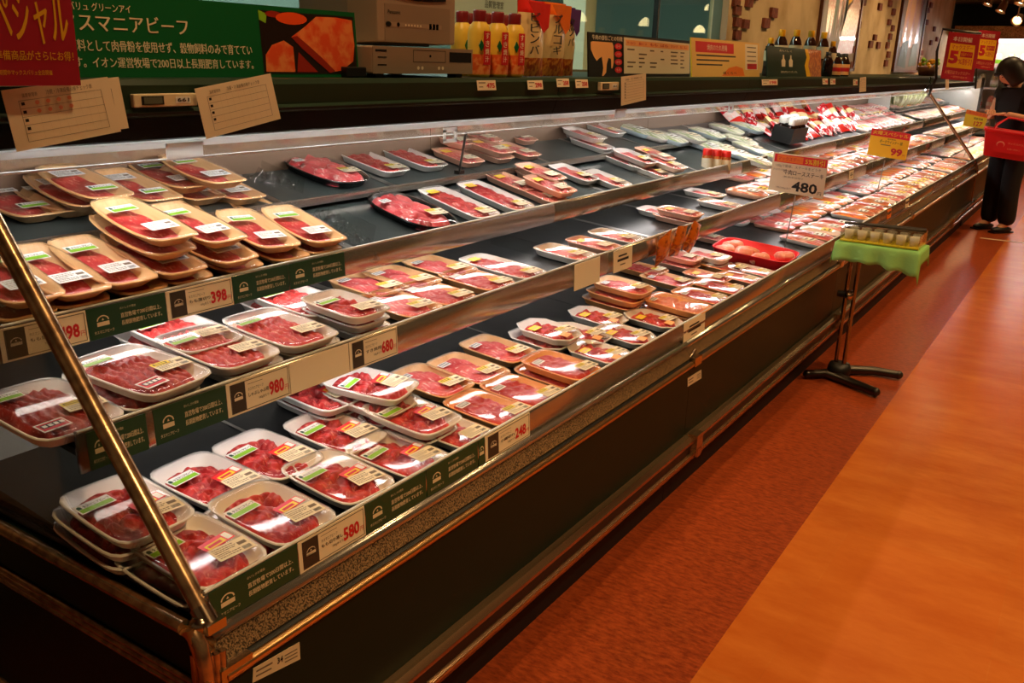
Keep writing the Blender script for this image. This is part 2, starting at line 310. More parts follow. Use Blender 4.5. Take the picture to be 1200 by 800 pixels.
def case_unit(name, label, y0, y1, end=None, group='refrigerated display cases in one run'):
    T = thing(name, label, 'display case', (-1.5, (y0+y1)/2, 0), group=group)
    inv = Matrix.Translation((1.5, -(y0+y1)/2, 0))
    def P(mb, n, par=None):
        o = mb.build(n, par or T)
        if par is None: o.matrix_parent_inverse = inv
        return o
    a, z = y0+.001, y1-.001
    b = MB(); box_x(b, -2.22, -1.03, .004, .15, a, z, 'plinth'); P(b, 'plinth')
    b = MB(); b.extr([(-2.2, .15), (-.975, .15), (-.975, .50), (-1.0, .52), (-1.0, .556), (-1.016, .56), (-1.016, .50), (-2.1, .50), (-2.1, 1.24), (-2.2, 1.24)], a, z, 'case_green'); P(b, 'cabinet_body')
    b = MB(); b.extr([(-.9745, .262), (-.9745, .165), (-.957, .165), (-.945, .186), (-.945, .197), (-.958, .203), (-.958, .232), (-.946, .238), (-.944, .25), (-.955, .262)], a, z, 'bronze'); bu = P(b, 'bumper')
    b = MB(); b.extr([(-.957, .233), (-.957, .202), (-.952, .204), (-.952, .231)], a, z, 'black'); P(b, 'bumper_insert', bu)
    b = MB(); b.tube([(-.948, a, .192), (-.948, z, .192)], .0045, 'gold_trim', 8); P(b, 'bumper_edging', bu)
    b = MB(); b.tube([(-.972, a, .507), (-.972, z, .507)], .0095, 'gold_trim', 12); b.extr([(-.998, .50), (-.975, .50), (-.975, .515), (-.99, .523), (-.998, .523)], a, z, 'black'); P(b, 'hand_rail')
    b = MB(); b.extr([(-1.001, .518), (-.981, .524), (-.997, .556), (-1.001, .556)], a, z, 'granite'); P(b, 'granite_strip')
    b = MB()
    b.extr([(-1.012, .556), (-.995, .557), (-.990, .563), (-.990, .571), (-.996, .579), (-1.012, .579)], a, z, 'aluminium', True)
    b.extr([(-1.012, .579)]+[(-1.006+.006*math.sin(math.pi*(.15+.8*q/8)), .579+.062*q/8) for q in range(9)]+[(-1.012, .641)], a, z, 'aluminium', True); b.tube([(-1.006, a, .641), (-1.006, z, .641)], .0032, 'aluminium_white', 6); P(b, 'front_lip')
    x0, z0, s, x1 = PLATE[0]
    b = MB(); b.extr([(x1, z0+s*(x0-x1)), (x1, z0+s*(x0-x1)-.012), (x0+.008, z0-.013), (x0+.008, z0-.001)][::-1], a, z, 'deck_black')
    b2 = [y for y in [y0 + .46*k for k in range(1, int((y1-y0)/.46)+1)] if y < y1-.1]
    for y in b2: b.extr([(x0, z0+.0006), (x0, z0+.002), (x1, z0+s*(x0-x1)+.002), (x1, z0+s*(x0-x1)+.0006)], y-.004, y+.004, 'steel')
    P(b, 'deck')
    b = MB(); box_x(b, -2.10, -2.03, .52, 1.24, a, z, 'liner_white'); box_x(b, -2.034, -2.026, 1.03, 1.25, a, z, 'back_steel'); box_x(b, -1.68, -1.672, .636, .812, a, z, 'liner_white'); P(b, 'back_panel')
    for k in (1, 2, 3):
        d = SHELF[k]; x0, z0, s, x1 = PLATE[k]
        b = MB(); b.extr([(x1, z0+s*(x0-x1)), (x1, z0+s*(x0-x1)-.012), (x0, z0-.012), (x0, z0)][::-1], a, z, d['m'])
        for y in b2[::1]: b.extr([(x0-.01, z0+.0006+.01*s), (x0-.01, z0+.002+.01*s), (x1, z0+s*(x0-x1)+.002), (x1, z0+s*(x0-x1)+.0006)], y-.012, y+.012, 'steel')
        sh = P(b, d['n'])
        b = MB()
        if k < 3:
            hz = d['zt']-d['zb']; arc = [(d['x']-.007+.009*math.sin(math.pi*(.12+.80*q/8)), d['zb']+hz*q/8) for q in range(9)]
            b.extr([(d['x']-.014, d['zb'])]+arc+[(d['x']-.014, d['zt'])], a, z, 'aluminium', True)
            b.tube([(d['x']-.005, a, d['zt']), (d['x']-.005, z, d['zt'])], .0028, 'aluminium_white', 6)
            P(b, 'shelf_lip', sh)
        else:
            b.extr([(d['x']-.012, d['zb']), (d['x'], d['zb']), (d['x'], d['zt']-.012), (d['x']-.012, d['zt']-.010)], a, z, 'aluminium'); P(b, 'shelf_lip', sh)
        if k == 3: continue
        b = MB(); b.tube([(x0-.022, y0+.04, z0-.028), (x0-.022, y1-.04, z0-.028)], .009, 'tube_shelf', 8); P(b, 'lamp_tube', sh)
    b = MB(); b.extr([(-2.3, 1.35), (-2.3, 1.30), (-2.1, 1.252), (-1.535, 1.246), (-1.527, 1.25), (-1.512, 1.292), (-1.497, 1.296), (-1.497, 1.302), (-1.508, 1.308), (-1.505, 1.35), (-1.512, 1.36), (-2.3, 1.36)][::-1], a, z, 'fascia_green')
    b.extr([(-1.534, 1.247), (-1.526, 1.25), (-1.511, 1.291), (-1.519, 1.291)], a, z, 'fascia_black')
    b.extr([(-1.499, 1.2955), (-1.4955, 1.2965), (-1.4955, 1.3015), (-1.499, 1.3025)], a, z, 'dark_steel')
    cn = P(b, 'canopy')
    b = MB(); b.extr([(-1.555, 1.229), (-1.533, 1.231), (-1.530, 1.243), (-1.538, 1.2465), (-1.541, 1.2465), (-1.536, 1.236)], a, z, 'opal'); P(b, 'lamp_rail', cn)
    b = MB(); b.extr([(-1.545, 1.232), (-1.550, 1.232), (-1.569, 1.205), (-1.564, 1.205)][::-1], a, z, 'clear_plastic')
    b.tube([(-1.5665, a, 1.204), (-1.5665, z, 1.204)], .0022, 'aluminium_white', 6); P(b, 'glass_visor', cn)
    b = MB(); b.tube([(-1.605, y0+.04, 1.2345), (-1.605, y1-.04, 1.2345)], .010, 'tube_canopy', 8); P(b, 'lamp_tube', cn)
    return T, P
U = [LY0, 2.58, 4.41, 6.24, 8.07, 9.44]
names = ['first dark green open meat case, at the near end with glass side and bronze post', 'second dark green meat case, behind the first front panel seam', 'third dark green meat case, beside the tasting stand',
         'fourth dark green meat case, between the tasting stand and the woman', 'fifth dark green meat case, beside the woman in black at the far post']
UN = []
for i in range(5): UN.append(case_unit('meat_display_case', names[i], U[i], U[i+1]))
UN.append(case_unit('vegetable_display_case', 'farthest open case in the run, past the far slanted post, holding lettuce', 9.52, 12.9))
# near end: side cladding, trims, glass and the slanted post
def end_parts(P, y, sgn, tall=True):
    yy = lambda d: y + sgn*d
    b = MB(); lo, hi = sorted((yy(0), yy(-.028)))
    b.box((-1.6, (lo+hi)/2, .33), (1.24, hi-lo, .36), 'case_green'); b.box((-1.55, (lo+hi)/2, .55), (1.10, hi-lo, .09), 'case_green')
    P(b, 'end_panel'); b = MB()
    for q in range(6): t = math.pi/2*q/5; b.tube([(-1.0+.026*math.cos(t), yy(.0-.030*math.sin(t)), .555), (-1.0+.026*math.cos(t), yy(.0-.030*math.sin(t)), .16)], .0065, 'bronze', 8)
    b.box((-.995, yy(-.01), .35), (.03, .03, .38), 'dark_steel'); P(b, 'corner_post')
    b = MB()
    for zz in (.478, .49, .502): b.tube([(-.99, yy(-.03), zz), (-2.2, yy(-.03), zz)], .006, 'bronze', 8)
    b.tube([(-1.02, yy(-.028), .592), (-2.2, yy(-.028), .592)], .012, 'bronze', 12); b.tube([(-1.03, yy(-.004), .604), (-2.2, yy(-.004), .604)], .007, 'dark_steel', 8)
    b.tube([(-1.0, yy(-.028), .592), (-.985, yy(-.028), .575), (-.978, yy(-.028), .54), (-.976, yy(-.028), .49)], .012, 'bronze', 10)
    b.tube([(-.976, yy(-.03), .22), (-2.2, yy(-.03), .22)], .012, 'bronze', 8); P(b, 'end_trim')
    b = MB()
    for k in range(5): b.tube([(-.972-.006*k, yy(-.03+.008*k), .515+.01*k), (-1.0-.004*k, yy(-.034), .60-.002*k)], .008, 'gold_trim', 10)
    b.ball((-1.0, yy(-.012), .598), (.018, .02, .015), 'chrome'); b.box((-.976, yy(.02), .512), (.022, .06, .024), 'chrome'); P(b, 'corner_cap')
    b = MB(); b.tube([(-.992, yy(-.004), .595), (-1.517, yy(-.004), 1.238)], .0145, 'bronze', 16); b.tube([(-.99, yy(-.004), .592), (-1.012, yy(-.004), .618)], .017, 'chrome', 14)
    b.box((-.992, yy(-.004), .598), (.036, .034, .016), 'chrome'); P(b, 'slanted_post')
    b = MB(); pts = [(-1.02, .606), (-1.53, 1.235), (-2.03, 1.235), (-2.03, .606)]
    b.add([(x, yy(-.003), zz) for x, zz in pts] + [(x, yy(-.008), zz) for x, zz in pts], [(0, 1, 2, 3), (7, 6, 5, 4)], 'side_glass'); P(b, 'side_glass')
end_parts(UN[0][1], LY0, 1); end_parts(UN[4][1], 9.48, -1)
b = MB(); b.box((-1.74, 12.905, .98), (.58, .02, .70), 'liner_white'); b.box((-1.44, 12.905, .98), (.03, .03, .74), 'dark_steel'); UN[5][1](b, 'end_panel')
b = MB(); b.box((-1.92, 9.425, 1.14), (.2, .012, .2), 'liner_white'); UN[4][1](b, 'end_liner')
def seam(P, y):
    b = MB(); b.box((-.947, y, .232), (.034, .05, .075), 'bronze'); b.box((-.944, y, .205), (.03, .03, .03), 'chrome'); P(b, 'bumper_joint')
    b = MB(); b.box((-.974, y, .513), (.026, .055, .028), 'chrome'); b.tube([(-.985, y-.02, .525), (-.985, y+.02, .54)], .006, 'chrome', 8); P(b, 'rail_joint')
for i in range(1, 5): seam(UN[i][1], U[i]+.028)
# support rod of the glass visor
for (px, py, k) in ((548, 152, 0),):
    q = onx(px, py, -1.56); b = MB(); q2 = onx(px-10, py+53, -1.775); b.tube([(-1.566, q.y, 1.204), (-1.775, q2.y, 1.05)], .004, 'dark_steel', 8); b.box((-1.774, q2.y, 1.053), (.02, .03, .012), 'dark_steel'); UN[0 if q.y < U[1] else 1][1](b, 'visor_support')
# rating labels stuck on the front panels
for ui, cs in ((0, [(296, 800), (352, 772), (351, 752), (297, 783)]), (1, [(806, 453), (822, 443), (822, 433), (806, 443)])):
    mb = MB(); s = px_sheet(mb, cs, 'x', -.9735, t=.0008, front='paper_shade'); s.rect(.06, .62, .4, .74, 'grey_line'); s.rect(.06, .3, .38, .4, 'grey_line')
    if ui == 0: s.text('34', .50, .42, .62, .8, 'ink', bold=.02)
    for k in range(3): s.rect(.66, .25+.2*k, .94, .32+.2*k, 'grey_line')
    UN[ui][1](mb, 'rating_label')
# ================================================================== trays
def outline(L, W, kind, n=48):
    pts = []
    if kind == 'oct':
        c = .24*W; a, w_ = L/2, W/2
        base = [(a, -w_+c), (a, w_-c), (a-c, w_), (-a+c, w_), (-a, w_-c), (-a, -w_+c), (-a+c, -w_), (a-c, -w_)]
        for i in range(8):
            p, q = base[i], base[(i+1) % 8]
            for k in range(6): t = k/6; pts.append((p[0]*(1-t)+q[0]*t, p[1]*(1-t)+q[1]*t))
        return pts
    e = {'rect': 7.0, 'boat': 9.0, 'oval': 2.6}[kind]
    for k in range(n):
        t = 2*math.pi*(k+.5)/n; c, s = math.cos(t), math.sin(t); r = (abs(c)**e + abs(s)**e)**(-1/e)
        x, y = r*c, r*s
        if kind == 'boat': y *= 1 - .20*x*x; x *= 1 - .03*y*y
        if kind == 'rect': y *= 1 - .03*x*x; x *= 1 - .03*y*y
        pts.append((x*L/2, y*W/2))
    return pts
def dish_mesh(L, W, h, kind, ma, lipw=.007):
    mb = MB(); o = outline(L, W, kind); n = len(o)
    def ring(k, z, end=0):
        rr = []
        for x, y in o:
            q = 1 - k/(min(L, W)/2); zz = z
            if kind == 'boat' and z > .5*h: zz += .006*(2*abs(x)/L)**3 - .003     # ends turn up
            rr.append((x*(1-k/(L/2)), y*(1-k/(W/2)), zz))
        return rr
    bi = .026 if kind == 'boat' else .017
    rings = [ring(bi, 0), ring(bi-.004, .002), ring(.006, h*.78), ring(0, h-.002), ring(.001, h), ring(lipw*.7, h), ring(lipw, h-.002), ring(bi-.002, .007), ring(bi+.004, .004)]
    vs = [p for r in rings for p in r]
    fs = [(i*n+k, i*n+(k+1) % n, (i+1)*n+(k+1) % n, (i+1)*n+k) for i in range(len(rings)-1) for k in range(n)]
    fs += [tuple(range(n))[::-1], tuple((len(rings)-1)*n+k for k in range(n))]
    mb.add(vs, fs, ma, True); me = mb.mesh('dish'); me.set_sharp_from_angle(angle=1.0); return me
def film_mesh(L, W, h, kind, bulge, ma='film'):
    mb = MB(); o = outline(L, W, kind); n = len(o); vs = []
    for k, z in ((1.0, -.004), (1.002, .0006), (.85, bulge*.6), (.6, bulge*.9), (.3, bulge)):
        for x, y in o:
            zz = (.006*(2*abs(x*k)/L)**3-.003) if kind == 'boat' else 0
            vs.append((x*k, y*k, h+z+zz))
    fs = [(i*n+j, i*n+(j+1) % n, (i+1)*n+(j+1) % n, (i+1)*n+j) for i in range(4) for j in range(n)] + [tuple(4*n+j for j in range(n))]
    mb.add(vs, fs, ma, True); return mb.mesh('film')
def meat_mesh(L, W, hmin, hmax, style, ma, seed, inset=.017, x0=-.5, x1=.5):
    r = random.Random(seed); nx, ny = 46, 34; mb = MB(); A, B = L-2*inset, W-2*inset
    xs = [A*(x0+(x1-x0)*i/(nx-1)) for i in range(nx)]; ys = [B*(-.5+j/(ny-1)) for j in range(ny)]
    bl = []
    if style == 'chunk':
        for _ in range(95):
            bl.append((A*r.uniform(x0+.04, x1-.04), B*r.uniform(-.47, .47), r.uniform(.010, .020), r.uniform(.005, .010), r.uniform(0, 3.14), r.uniform(hmin*.75, hmax), r.random()))
    elif style == 'slice':                                   # overlapping sheets, wavy edges
        k = 7
        for i in range(k):
            bl.append((A*(x0+(x1-x0)*(i+.5)/k), r.uniform(-.1, .1), r.uniform(-.25, .25), r.random(), r.uniform(0, 6)))
    elif style == 'fan':
        for _ in range(40): bl.append((A*r.uniform(-.46, .46), B*r.uniform(-.46, .46), r.uniform(.022, .04), r.uniform(.008, .013), r.uniform(.3, 1.1), r.uniform(hmin, hmax), r.random()))
    vs, tn = [], []
    for i, x in enumerate(xs):
        for j, y in enumerate(ys):
            z, t = hmin*.55, .15
            ph = r.random()
            if style in ('chunk', 'fan'):
                for cx, cy, a, b_, th, h, tt in bl:
                    dx, dy = x-cx, y-cy; c, s = math.cos(th), math.sin(th); u = (dx*c+dy*s)/a; v = (-dx*s+dy*c)/b_; q = u*u+v*v
                    if q < 1:
                        hz = h*(.55+.45*math.sqrt(1-q))
                        if hz > z: z, t = hz, tt*.9+.1*(1-q)
            elif style == 'slice':
                best = -1
                for q, (cx, w_, sl, tt, p_) in enumerate(bl):
                    e = (x-cx-sl*y-.006*math.sin(y*90+p_)-.003*math.sin(y*230+p_))/(A*(x1-x0)/5.2)
                    if -.5 < e < .9:
                        hz = hmin+(hmax-hmin)*(1-abs(e-.0))*(.86+.14*math.sin(y*140+p_*2))
                        if hz > best: best, t = hz, tt*.7+.3*abs(math.sin(y*60+p_))
                z = max(best, hmin*.8)
            elif style == 'rows':                            # minced strands in soft folds
                z = hmin+(hmax-hmin)*(.45+.30*math.sin(y*330+1.6*math.sin(x*70+seed))+.12*math.sin(x*260+y*90)+.13*ph); t = .5+.5*math.sin(y*330+1.6*math.sin(x*70+seed)+.8)
            elif style == 'flat':                            # broad flat slices
                z = hmin+(hmax-hmin)*(.5+.28*math.sin(x*85+2*math.sin(y*40+seed))+.2*math.sin(y*70+x*30+seed)); t = .5+.35*math.sin(x*85+2*math.sin(y*40+seed))+.15*math.sin(x*400+y*120)
            u = min(i, nx-1-i)/3; v = min(j, ny-1-j)/3; k = min(1, u)*min(1, v)
            z = .003+(z-.003)*math.sqrt(max(0, min(1, k)))
            xx, yy = x, y
            mm = max(abs(2*(x/A)), abs(2*y/B))
            if mm > 0:                                       # round the corners of the heap
                q = (abs(2*x/A)**4+abs(2*y/B)**4)**.25
                f_ = mm/q if q > 0 else 1; xx, yy = x*f_, y*f_
            vs.append((xx, yy, z)); tn.append(max(0, min(1, t)))
    fs = [(i*ny+j, (i+1)*ny+j, (i+1)*ny+j+1, i*ny+j+1) for i in range(nx-1) for j in range(ny-1)]
    mb.add(vs, fs, ma, True); mb.tone = dict(enumerate(tn)); return mb.mesh('meat')
def sticker(parts, w_, l_):                                   # thin printed label; long side along local y, reads from the aisle
    mb = MB(); s = Sheet(mb, (l_/2, -w_/2, 0), (l_/2, w_/2, 0), (-l_/2, w_/2, 0), (-l_/2, -w_/2, 0), t=.0005, front=parts[0])
    for (u0, v0, u1, v1, ma) in parts[1:]: s.rect(u0, v0, u1, v1, ma, .0003)
    return mb
def green_sticker_mb():
    mb = sticker(['white', (.04, .06, .96, .48, 'lime')], .062, .028)
    s = Sheet(mb, (.014, -.031, .0002), (.014, .031, .0002), (-.014, .031, .0002), (-.014, -.031, .0002), t=.0003, front='white')
    s.rect(.04, .06, .96, .46, 'lime', .0003); s.poly([(.04, .5), (.16, .5), (.16, .74), (.13, .82), (.1, .86), (.07, .82), (.04, .74)], 'card_green', .0003)
    s.text('タスマニアビーフ', .2, .5, .95, .78, 'ink', .0004, .03); return mb.mesh('green_sticker')
def price_label_mesh(tint, yel=False):
    mb = MB(); s = Sheet(mb, (.019, -.034, 0), (.019, .034, 0), (-.019, .034, 0), (-.019, -.034, 0), t=.0005, front=tint)
    r = random.Random(7)
    for v in (.80, .66, .54, .28, .14):
        u = .06
        while u < .62: q = r.uniform(.03, .10); s.rect(u, v, min(u+q, .66), v+.055, 'grey_line', .0003); u += q+.02
    for k in range(13): s.rect(.70+.018*k, .10, .70+.018*k+r.uniform(.005, .012), .34, 'ink', .0003)
    s.rect(.70, .50, .93, .72, 'grey_line', .0003); s.rect(.06, .40, .40, .44, 'grey_line', .0003)
    if yel: s.rect(0, .62, .55, 1, 'sticker_yellow', .0004); s.rect(.06, .70, .48, .92, 'ink', .0005); s.rect(.1, .76, .44, .86, 'sticker_yellow', .0006)
    return mb.mesh('price_label')
def mesh_of(mb, n): return mb.mesh(n)
GREEN = green_sticker_mb(); PRICE = price_label_mesh('white'); PRICE_C = price_label_mesh('paper'); PRICE_Y = price_label_mesh('paper', True)
mb = MB(); s = Sheet(mb, (.012, -.03, 0), (.012, .03, 0), (-.012, .03, 0), (-.012, -.03, 0), t=.0005, front='red_bright'); s.rect(.10, .08, .72, .62, 'sticker_yellow', .0003); s.rect(.16, .2, .62, .48, 'red_print', .0004); s.rect(.78, .1, .97, .9, 'white', .0003); DISC = mb.mesh('discount_sticker')
mb = MB(); s = Sheet(mb, (.010, -.02, 0), (.010, .02, 0), (-.010, .02, 0), (-.010, -.02, 0), t=.0005, front='white'); s.rect(.1, .2, .9, .85, 'ink', .0003); [s.rect(.17+.18*k, .3, .29+.18*k, .74, 'white', .0004) for k in range(4)]; BLK = mb.mesh('black_sticker')
mb = MB(); s = Sheet(mb, (.012, -.022, 0), (.012, .022, 0), (-.012, .022, 0), (-.012, -.022, 0), t=.0005, front='sticker_yellow'); s.rect(.1, .3, .9, .6, 'sticker_orange', .0003); YEL = mb.mesh('yellow_sticker')
mb = MB(); s = Sheet(mb, (.013, -.018, 0), (.013, .018, 0), (-.013, .018, 0), (-.013, -.018, 0), t=.0005, front='sticker_orange'); ORG = mb.mesh('orange_sticker')
mb = MB(); s = Sheet(mb, (.016, -.025, 0), (.016, .025, 0), (-.016, .025, 0), (-.016, -.025, 0), t=.0005, front='white'); s.rect(.05, .1, .95, .9, 'red_print', .0003); s.rect(.12, .35, .88, .75, 'ink', .0004); [s.rect(.17+.2*k, .42, .31+.2*k, .68, 'white', .0005) for k in range(4)]; RBK = mb.mesh('warning_sticker')
HT = .0235
# type: L, W, outline, dish material, meat(style, material, hmin, hmax), film bulge, stickers [(mesh, x, y, rot)]
TY = {
 'A': (.205, .148, 'rect', 'tray_white', ('chunk', 'beef', .014, .027), .002, [(GREEN, -.035, -.036, .05), (PRICE_C, .045, .032, -.08), (DISC, .012, .028, .1)], 'white tray of beef chunks'),
 'a': (.185, .132, 'rect', 'tray_white', ('chunk', 'beef', .014, .027), .002, [(GREEN, -.03, -.028, .05), (PRICE_C, .045, .022, -.08)], 'small white tray of beef chunks'),
 'B': (.232, .158, 'rect', 'tray_white', ('rows', 'beef_slice', .012, .026), .002, [(GREEN, -.06, -.036, .05), (PRICE_C, .045, .036, -.05)], 'white tray of rolled beef slices'),
 'D': (.232, .165, 'rect', 'tray_white', ('rows', 'mince', .014, .027), .002, [(GREEN, -.075, -.035, 0), (PRICE_Y, .030, .045, -.08), (RBK, .070, -.035, .05)], 'white tray of minced beef'),
 'P': (.232, .132, 'boat', 'tray_tan', ('flat', 'beef_slice', .007, .014), .0015, [(GREEN, -.062, -.006, .04), (PRICE, .038, .010, .02)], 'tan tray of sliced beef'),
 'Q': (.232, .132, 'boat', 'tray_tan', ('flat', 'beef_slice', .007, .014), .0015, [(PRICE, -.060, -.004, .04), (GREEN, .045, .012, .02)], 'reversed tan tray of sliced beef'),
 'O': (.27, .20, 'oval', 'tray_black', ('fan', 'roast', .022, .034), .010, [(BLK, -.055, -.06, .1), (PRICE_Y, .06, .035, -.1)], 'black oval platter of marbled beef'),
 'R': (.255, .142, 'rect', 'tray_white', ('slice', 'beef_slice', .012, .026), .002, [(YEL, -.085, -.025, 0), (PRICE_Y, .085, .025, 0)], 'long white tray of beef slices'),
 'T': (.20, .15, 'rect', 'tray_tan', ('flat', 'roast', .016, .026), .002, [(BLK, -.05, -.04, .05), (PRICE_Y, .045, .030, -.05)], 'tan tray of marbled sliced beef'),
 't': (.195, .145, 'rect', 'tray_orange', ('slice', 'beef_slice', .016, .026), .002, [(BLK, -.045, -.04, .05), (PRICE_Y, .055, .040, -.05)], 'orange tray of beef slices'),
 'H': (.185, .142, 'oct', 'tray_white', ('chunk', 'beef', .016, .027), .002, [(YEL, -.03, -.035, .05), (PRICE_Y, .035, .035, -.05), (ORG, .06, -.01, .1)], 'eight-sided white tray of beef chunks'),
 'C': (.215, .155, 'rect', 'tray_orange', ('chunk', 'chicken', .018, .027), .002, [(BLK, -.07, -.045, .05)], 'orange tray of chicken pieces'),
 'W': (.19, .135, 'rect', 'tray_white', ('flat', 'pork', .012, .024), .002, [(PRICE_Y, .035, .020, 0)], 'white tray of pale pork slices'),
 'w': (.18, .125, 'rect', 'tray_pink', ('slice', 'pork', .014, .025), .002, [(PRICE_C, .035, .020, 0), (YEL, -.04, -.02, 0)], 'peach tray of pork slices'),
}
_proto = {}
def proto(ty):
    if ty in _proto: return _proto[ty]
    L, W, kd, dm, (st, mm, h0, h1), bu, stk, d = TY[ty]
    dish = dish_mesh(L, W, HT, kd, dm, .010 if kd == 'boat' else .006)
    if kd == 'oval': dish = dish_mesh(L, W, .022, kd, dm, .008)
    meats = [meat_mesh(L, W, h0*(.84 if kd != 'oval' else 1), h1*(.84 if kd != 'oval' else 1), st, mm, 11*k+len(ty)+ord(ty), {'rect': .018, 'oct': .020, 'oval': .02, 'boat': .026}[kd]) for k in range(2)]
    _proto[ty] = (dish, meats, film_mesh(L, W, HT if kd != 'oval' else .024, kd, bu)); return _proto[ty]
def part(n, me, T, loc=(0, 0, 0), rz=0):
    o = bpy.data.objects.new(n, me); C.objects.link(o); o.parent = T; o.location = loc; o.rotation_euler = (0, 0, rz); return o
PN = {id(GREEN): 'green_sticker', id(PRICE): 'price_label', id(PRICE_C): 'price_label', id(PRICE_Y): 'price_label', id(DISC): 'discount_sticker', id(BLK): 'black_sticker', id(YEL): 'yellow_sticker', id(ORG): 'orange_sticker', id(RBK): 'warning_sticker'}
TIER = ['bottom deck', 'lower shelf', 'upper shelf', 'top shelf']
PITCHZ = .0275
def seat(px, py, tier, lev):                                 # point on the plate under the rim seen at that pixel
    x0, z0, s, x1 = PLATE[tier]; n = Vector((s, 0, 1)).normalized(); q = Vector((x0, 0, z0)) + n*(HT + lev*PITCHZ + .003)
    d = ray(px, py); t = (q-EYE).dot(n)/d.dot(n); P = EYE + d*t
    return P - n*HT, math.atan(s)
ALL = []                                                      # (object, tier, kind text, y, level, stack id)
_sid = [0]
def put_tray(ty, loc, tilt, rz=0, lev=0, tier=0, stack=None, bare=False, extra=None):
    T = bpy.data.objects.new('meat_tray', None); C.objects.link(T); T.empty_display_size = .03
    T.matrix_world = Matrix.Translation(loc) @ Matrix.Rotation(tilt, 4, 'Y') @ Matrix.Rotation(rz, 4, 'Z')
    dish, meats, film = proto(ty)
    part('dish', dish, T); part('meat', meats[len(ALL) % 2], T)
    zz = HT + .0025 if TY[ty][2] != 'oval' else .034
    for me, x, y, r in TY[ty][6]:
        if bare and PN[id(me)] != 'price_label': continue
        b_ = (.006*(2*abs(x)/TY[ty][0])**3-.003) if TY[ty][2] == 'boat' else 0
        part(PN[id(me)], me, T, (x, y, zz + b_), r)
    part('film', film, T)
    ALL.append([T, tier, TY[ty][7], loc.y, lev, stack]); return T
def S(tier, ty, *spots, rz=0):
    """one stack, top first: (px, py, level[, type, rz]) at the centre of each rim"""
    _sid[0] += 1; n = len(spots)
    for k, sp in enumerate(spots):
        px, py, lev = sp[:3]; t = sp[3] if len(sp) > 3 and sp[3] else ty; r = sp[4] if len(sp) > 4 else rz
        loc, tilt = seat(px, py, tier, lev); x0, z0, sl, x1 = PLATE[tier]
        mx = x0-.002-(TY[t][0]/2)*math.cos(tilt)+lev*.014                   # keep behind the lip
        if loc.x > mx: loc = Vector((mx, loc.y, loc.z+sl*(loc.x-mx)))
        put_tray(t, loc, tilt, math.radians(r), lev, tier, (_sid[0], k, n), k > 0)
# bottom deck
S(0, 'A', (149, 592, 2), (140, 607, 1), (141, 622, 0), rz=-2)
S(0, 'A', (231, 641, 1), (222, 664, 0)); S(0, 'A', (247, 560, 0), rz=3); S(0, 'A', (319, 597, 1), (312, 612, 0)); S(0, 'A', (314, 530, 0), rz=2)
S(0, 'A', (396, 556, 0), rz=-2); S(0, 'A', (393, 503, 0), rz=2); S(0, 'A', (469, 531, 0), rz=2)
S(0, 'A', (434, 447, 2, None, 14), (436, 463, 1, None, 4), (428, 474, 0, None, 2)); S(0, 'A', (372, 457, 1), (374, 467, 0))
S(0, 'A', (483, 483, 1), (478, 494, 0)); S(0, 'a', (533, 504, 0), rz=3)
S(0, 'T', (505, 444, 0)); S(0, 'T', (549, 430, 0)); S(0, 'T', (584, 407, 0)); S(0, 't', (572, 476, 0)); S(0, 't', (612, 456, 0)); S(0, 't', (657, 426, 1), (650, 437, 0))
S(0, 'H', (644, 385, 1), (634, 395, 0)); S(0, 'H', (701, 369, 0)); S(0, 'H', (680, 389, 0), rz=5); S(0, 'H', (733, 390, 0)); S(0, 'H', (703, 411, 0)); S(0, 'H', (766, 372, 0))
S(0, 't', (731, 333, 2, 'T'), (724, 343, 1), (719, 351, 0)); S(0, 'C', (795, 354, 1), (793, 362, 0)); S(0, 't', (752, 313, 0)); S(0, 'T', (783, 326, 0)); S(0, 't', (821, 345, 0)); S(0, 't', (842, 334, 0))
S(0, 'w', (797, 298, 1), (793, 307, 0)); S(0, 'W', (829, 297, 1), (826, 304, 0)); S(0, 't', (849, 311, 0)); S(0, 'w', (829, 322, 0)); S(0, 'w', (868, 324, 0)); S(0, 'W', (884, 316, 0))
S(0, 'w', (826, 275, 0)); 
# lower shelf
S(1, 'D', (72, 484, 0)); S(1, 'D', (187, 441, 1, None, 6), (172, 455, 0)); S(1, 'B', (258, 405, 1), (266, 416, 0)); S(1, 'B', (332, 383, 1), (338, 394, 0))
S(1, 'a', (412, 357, 2), (414, 368, 1), (417, 378, 0)); S(1, 'B', (214, 386, 1), (203, 397, 0)); S(1, 'B', (352, 349, 1), (340, 358, 0))
S(1, 'T', (432, 331, 0)); S(1, 'T', (471, 323, 0)); S(1, 'T', (515, 310, 0)); S(1, 'R', (594, 312, 0)); S(1, 't', (563, 327, 0)); S(1, 't', (519, 344, 0)); S(1, 'T', (478, 357, 0))
S(1, 'W', (667, 295, 0)); S(1, 'w', (711, 288, 0)); S(1, 'W', (735, 278, 0)); S(1, 'W', (775, 247, 0)); S(1, 'w', (808, 249, 1), (804, 256, 0)); S(1, 'W', (826, 225, 0)); S(1, 'W', (848, 238, 0)); 
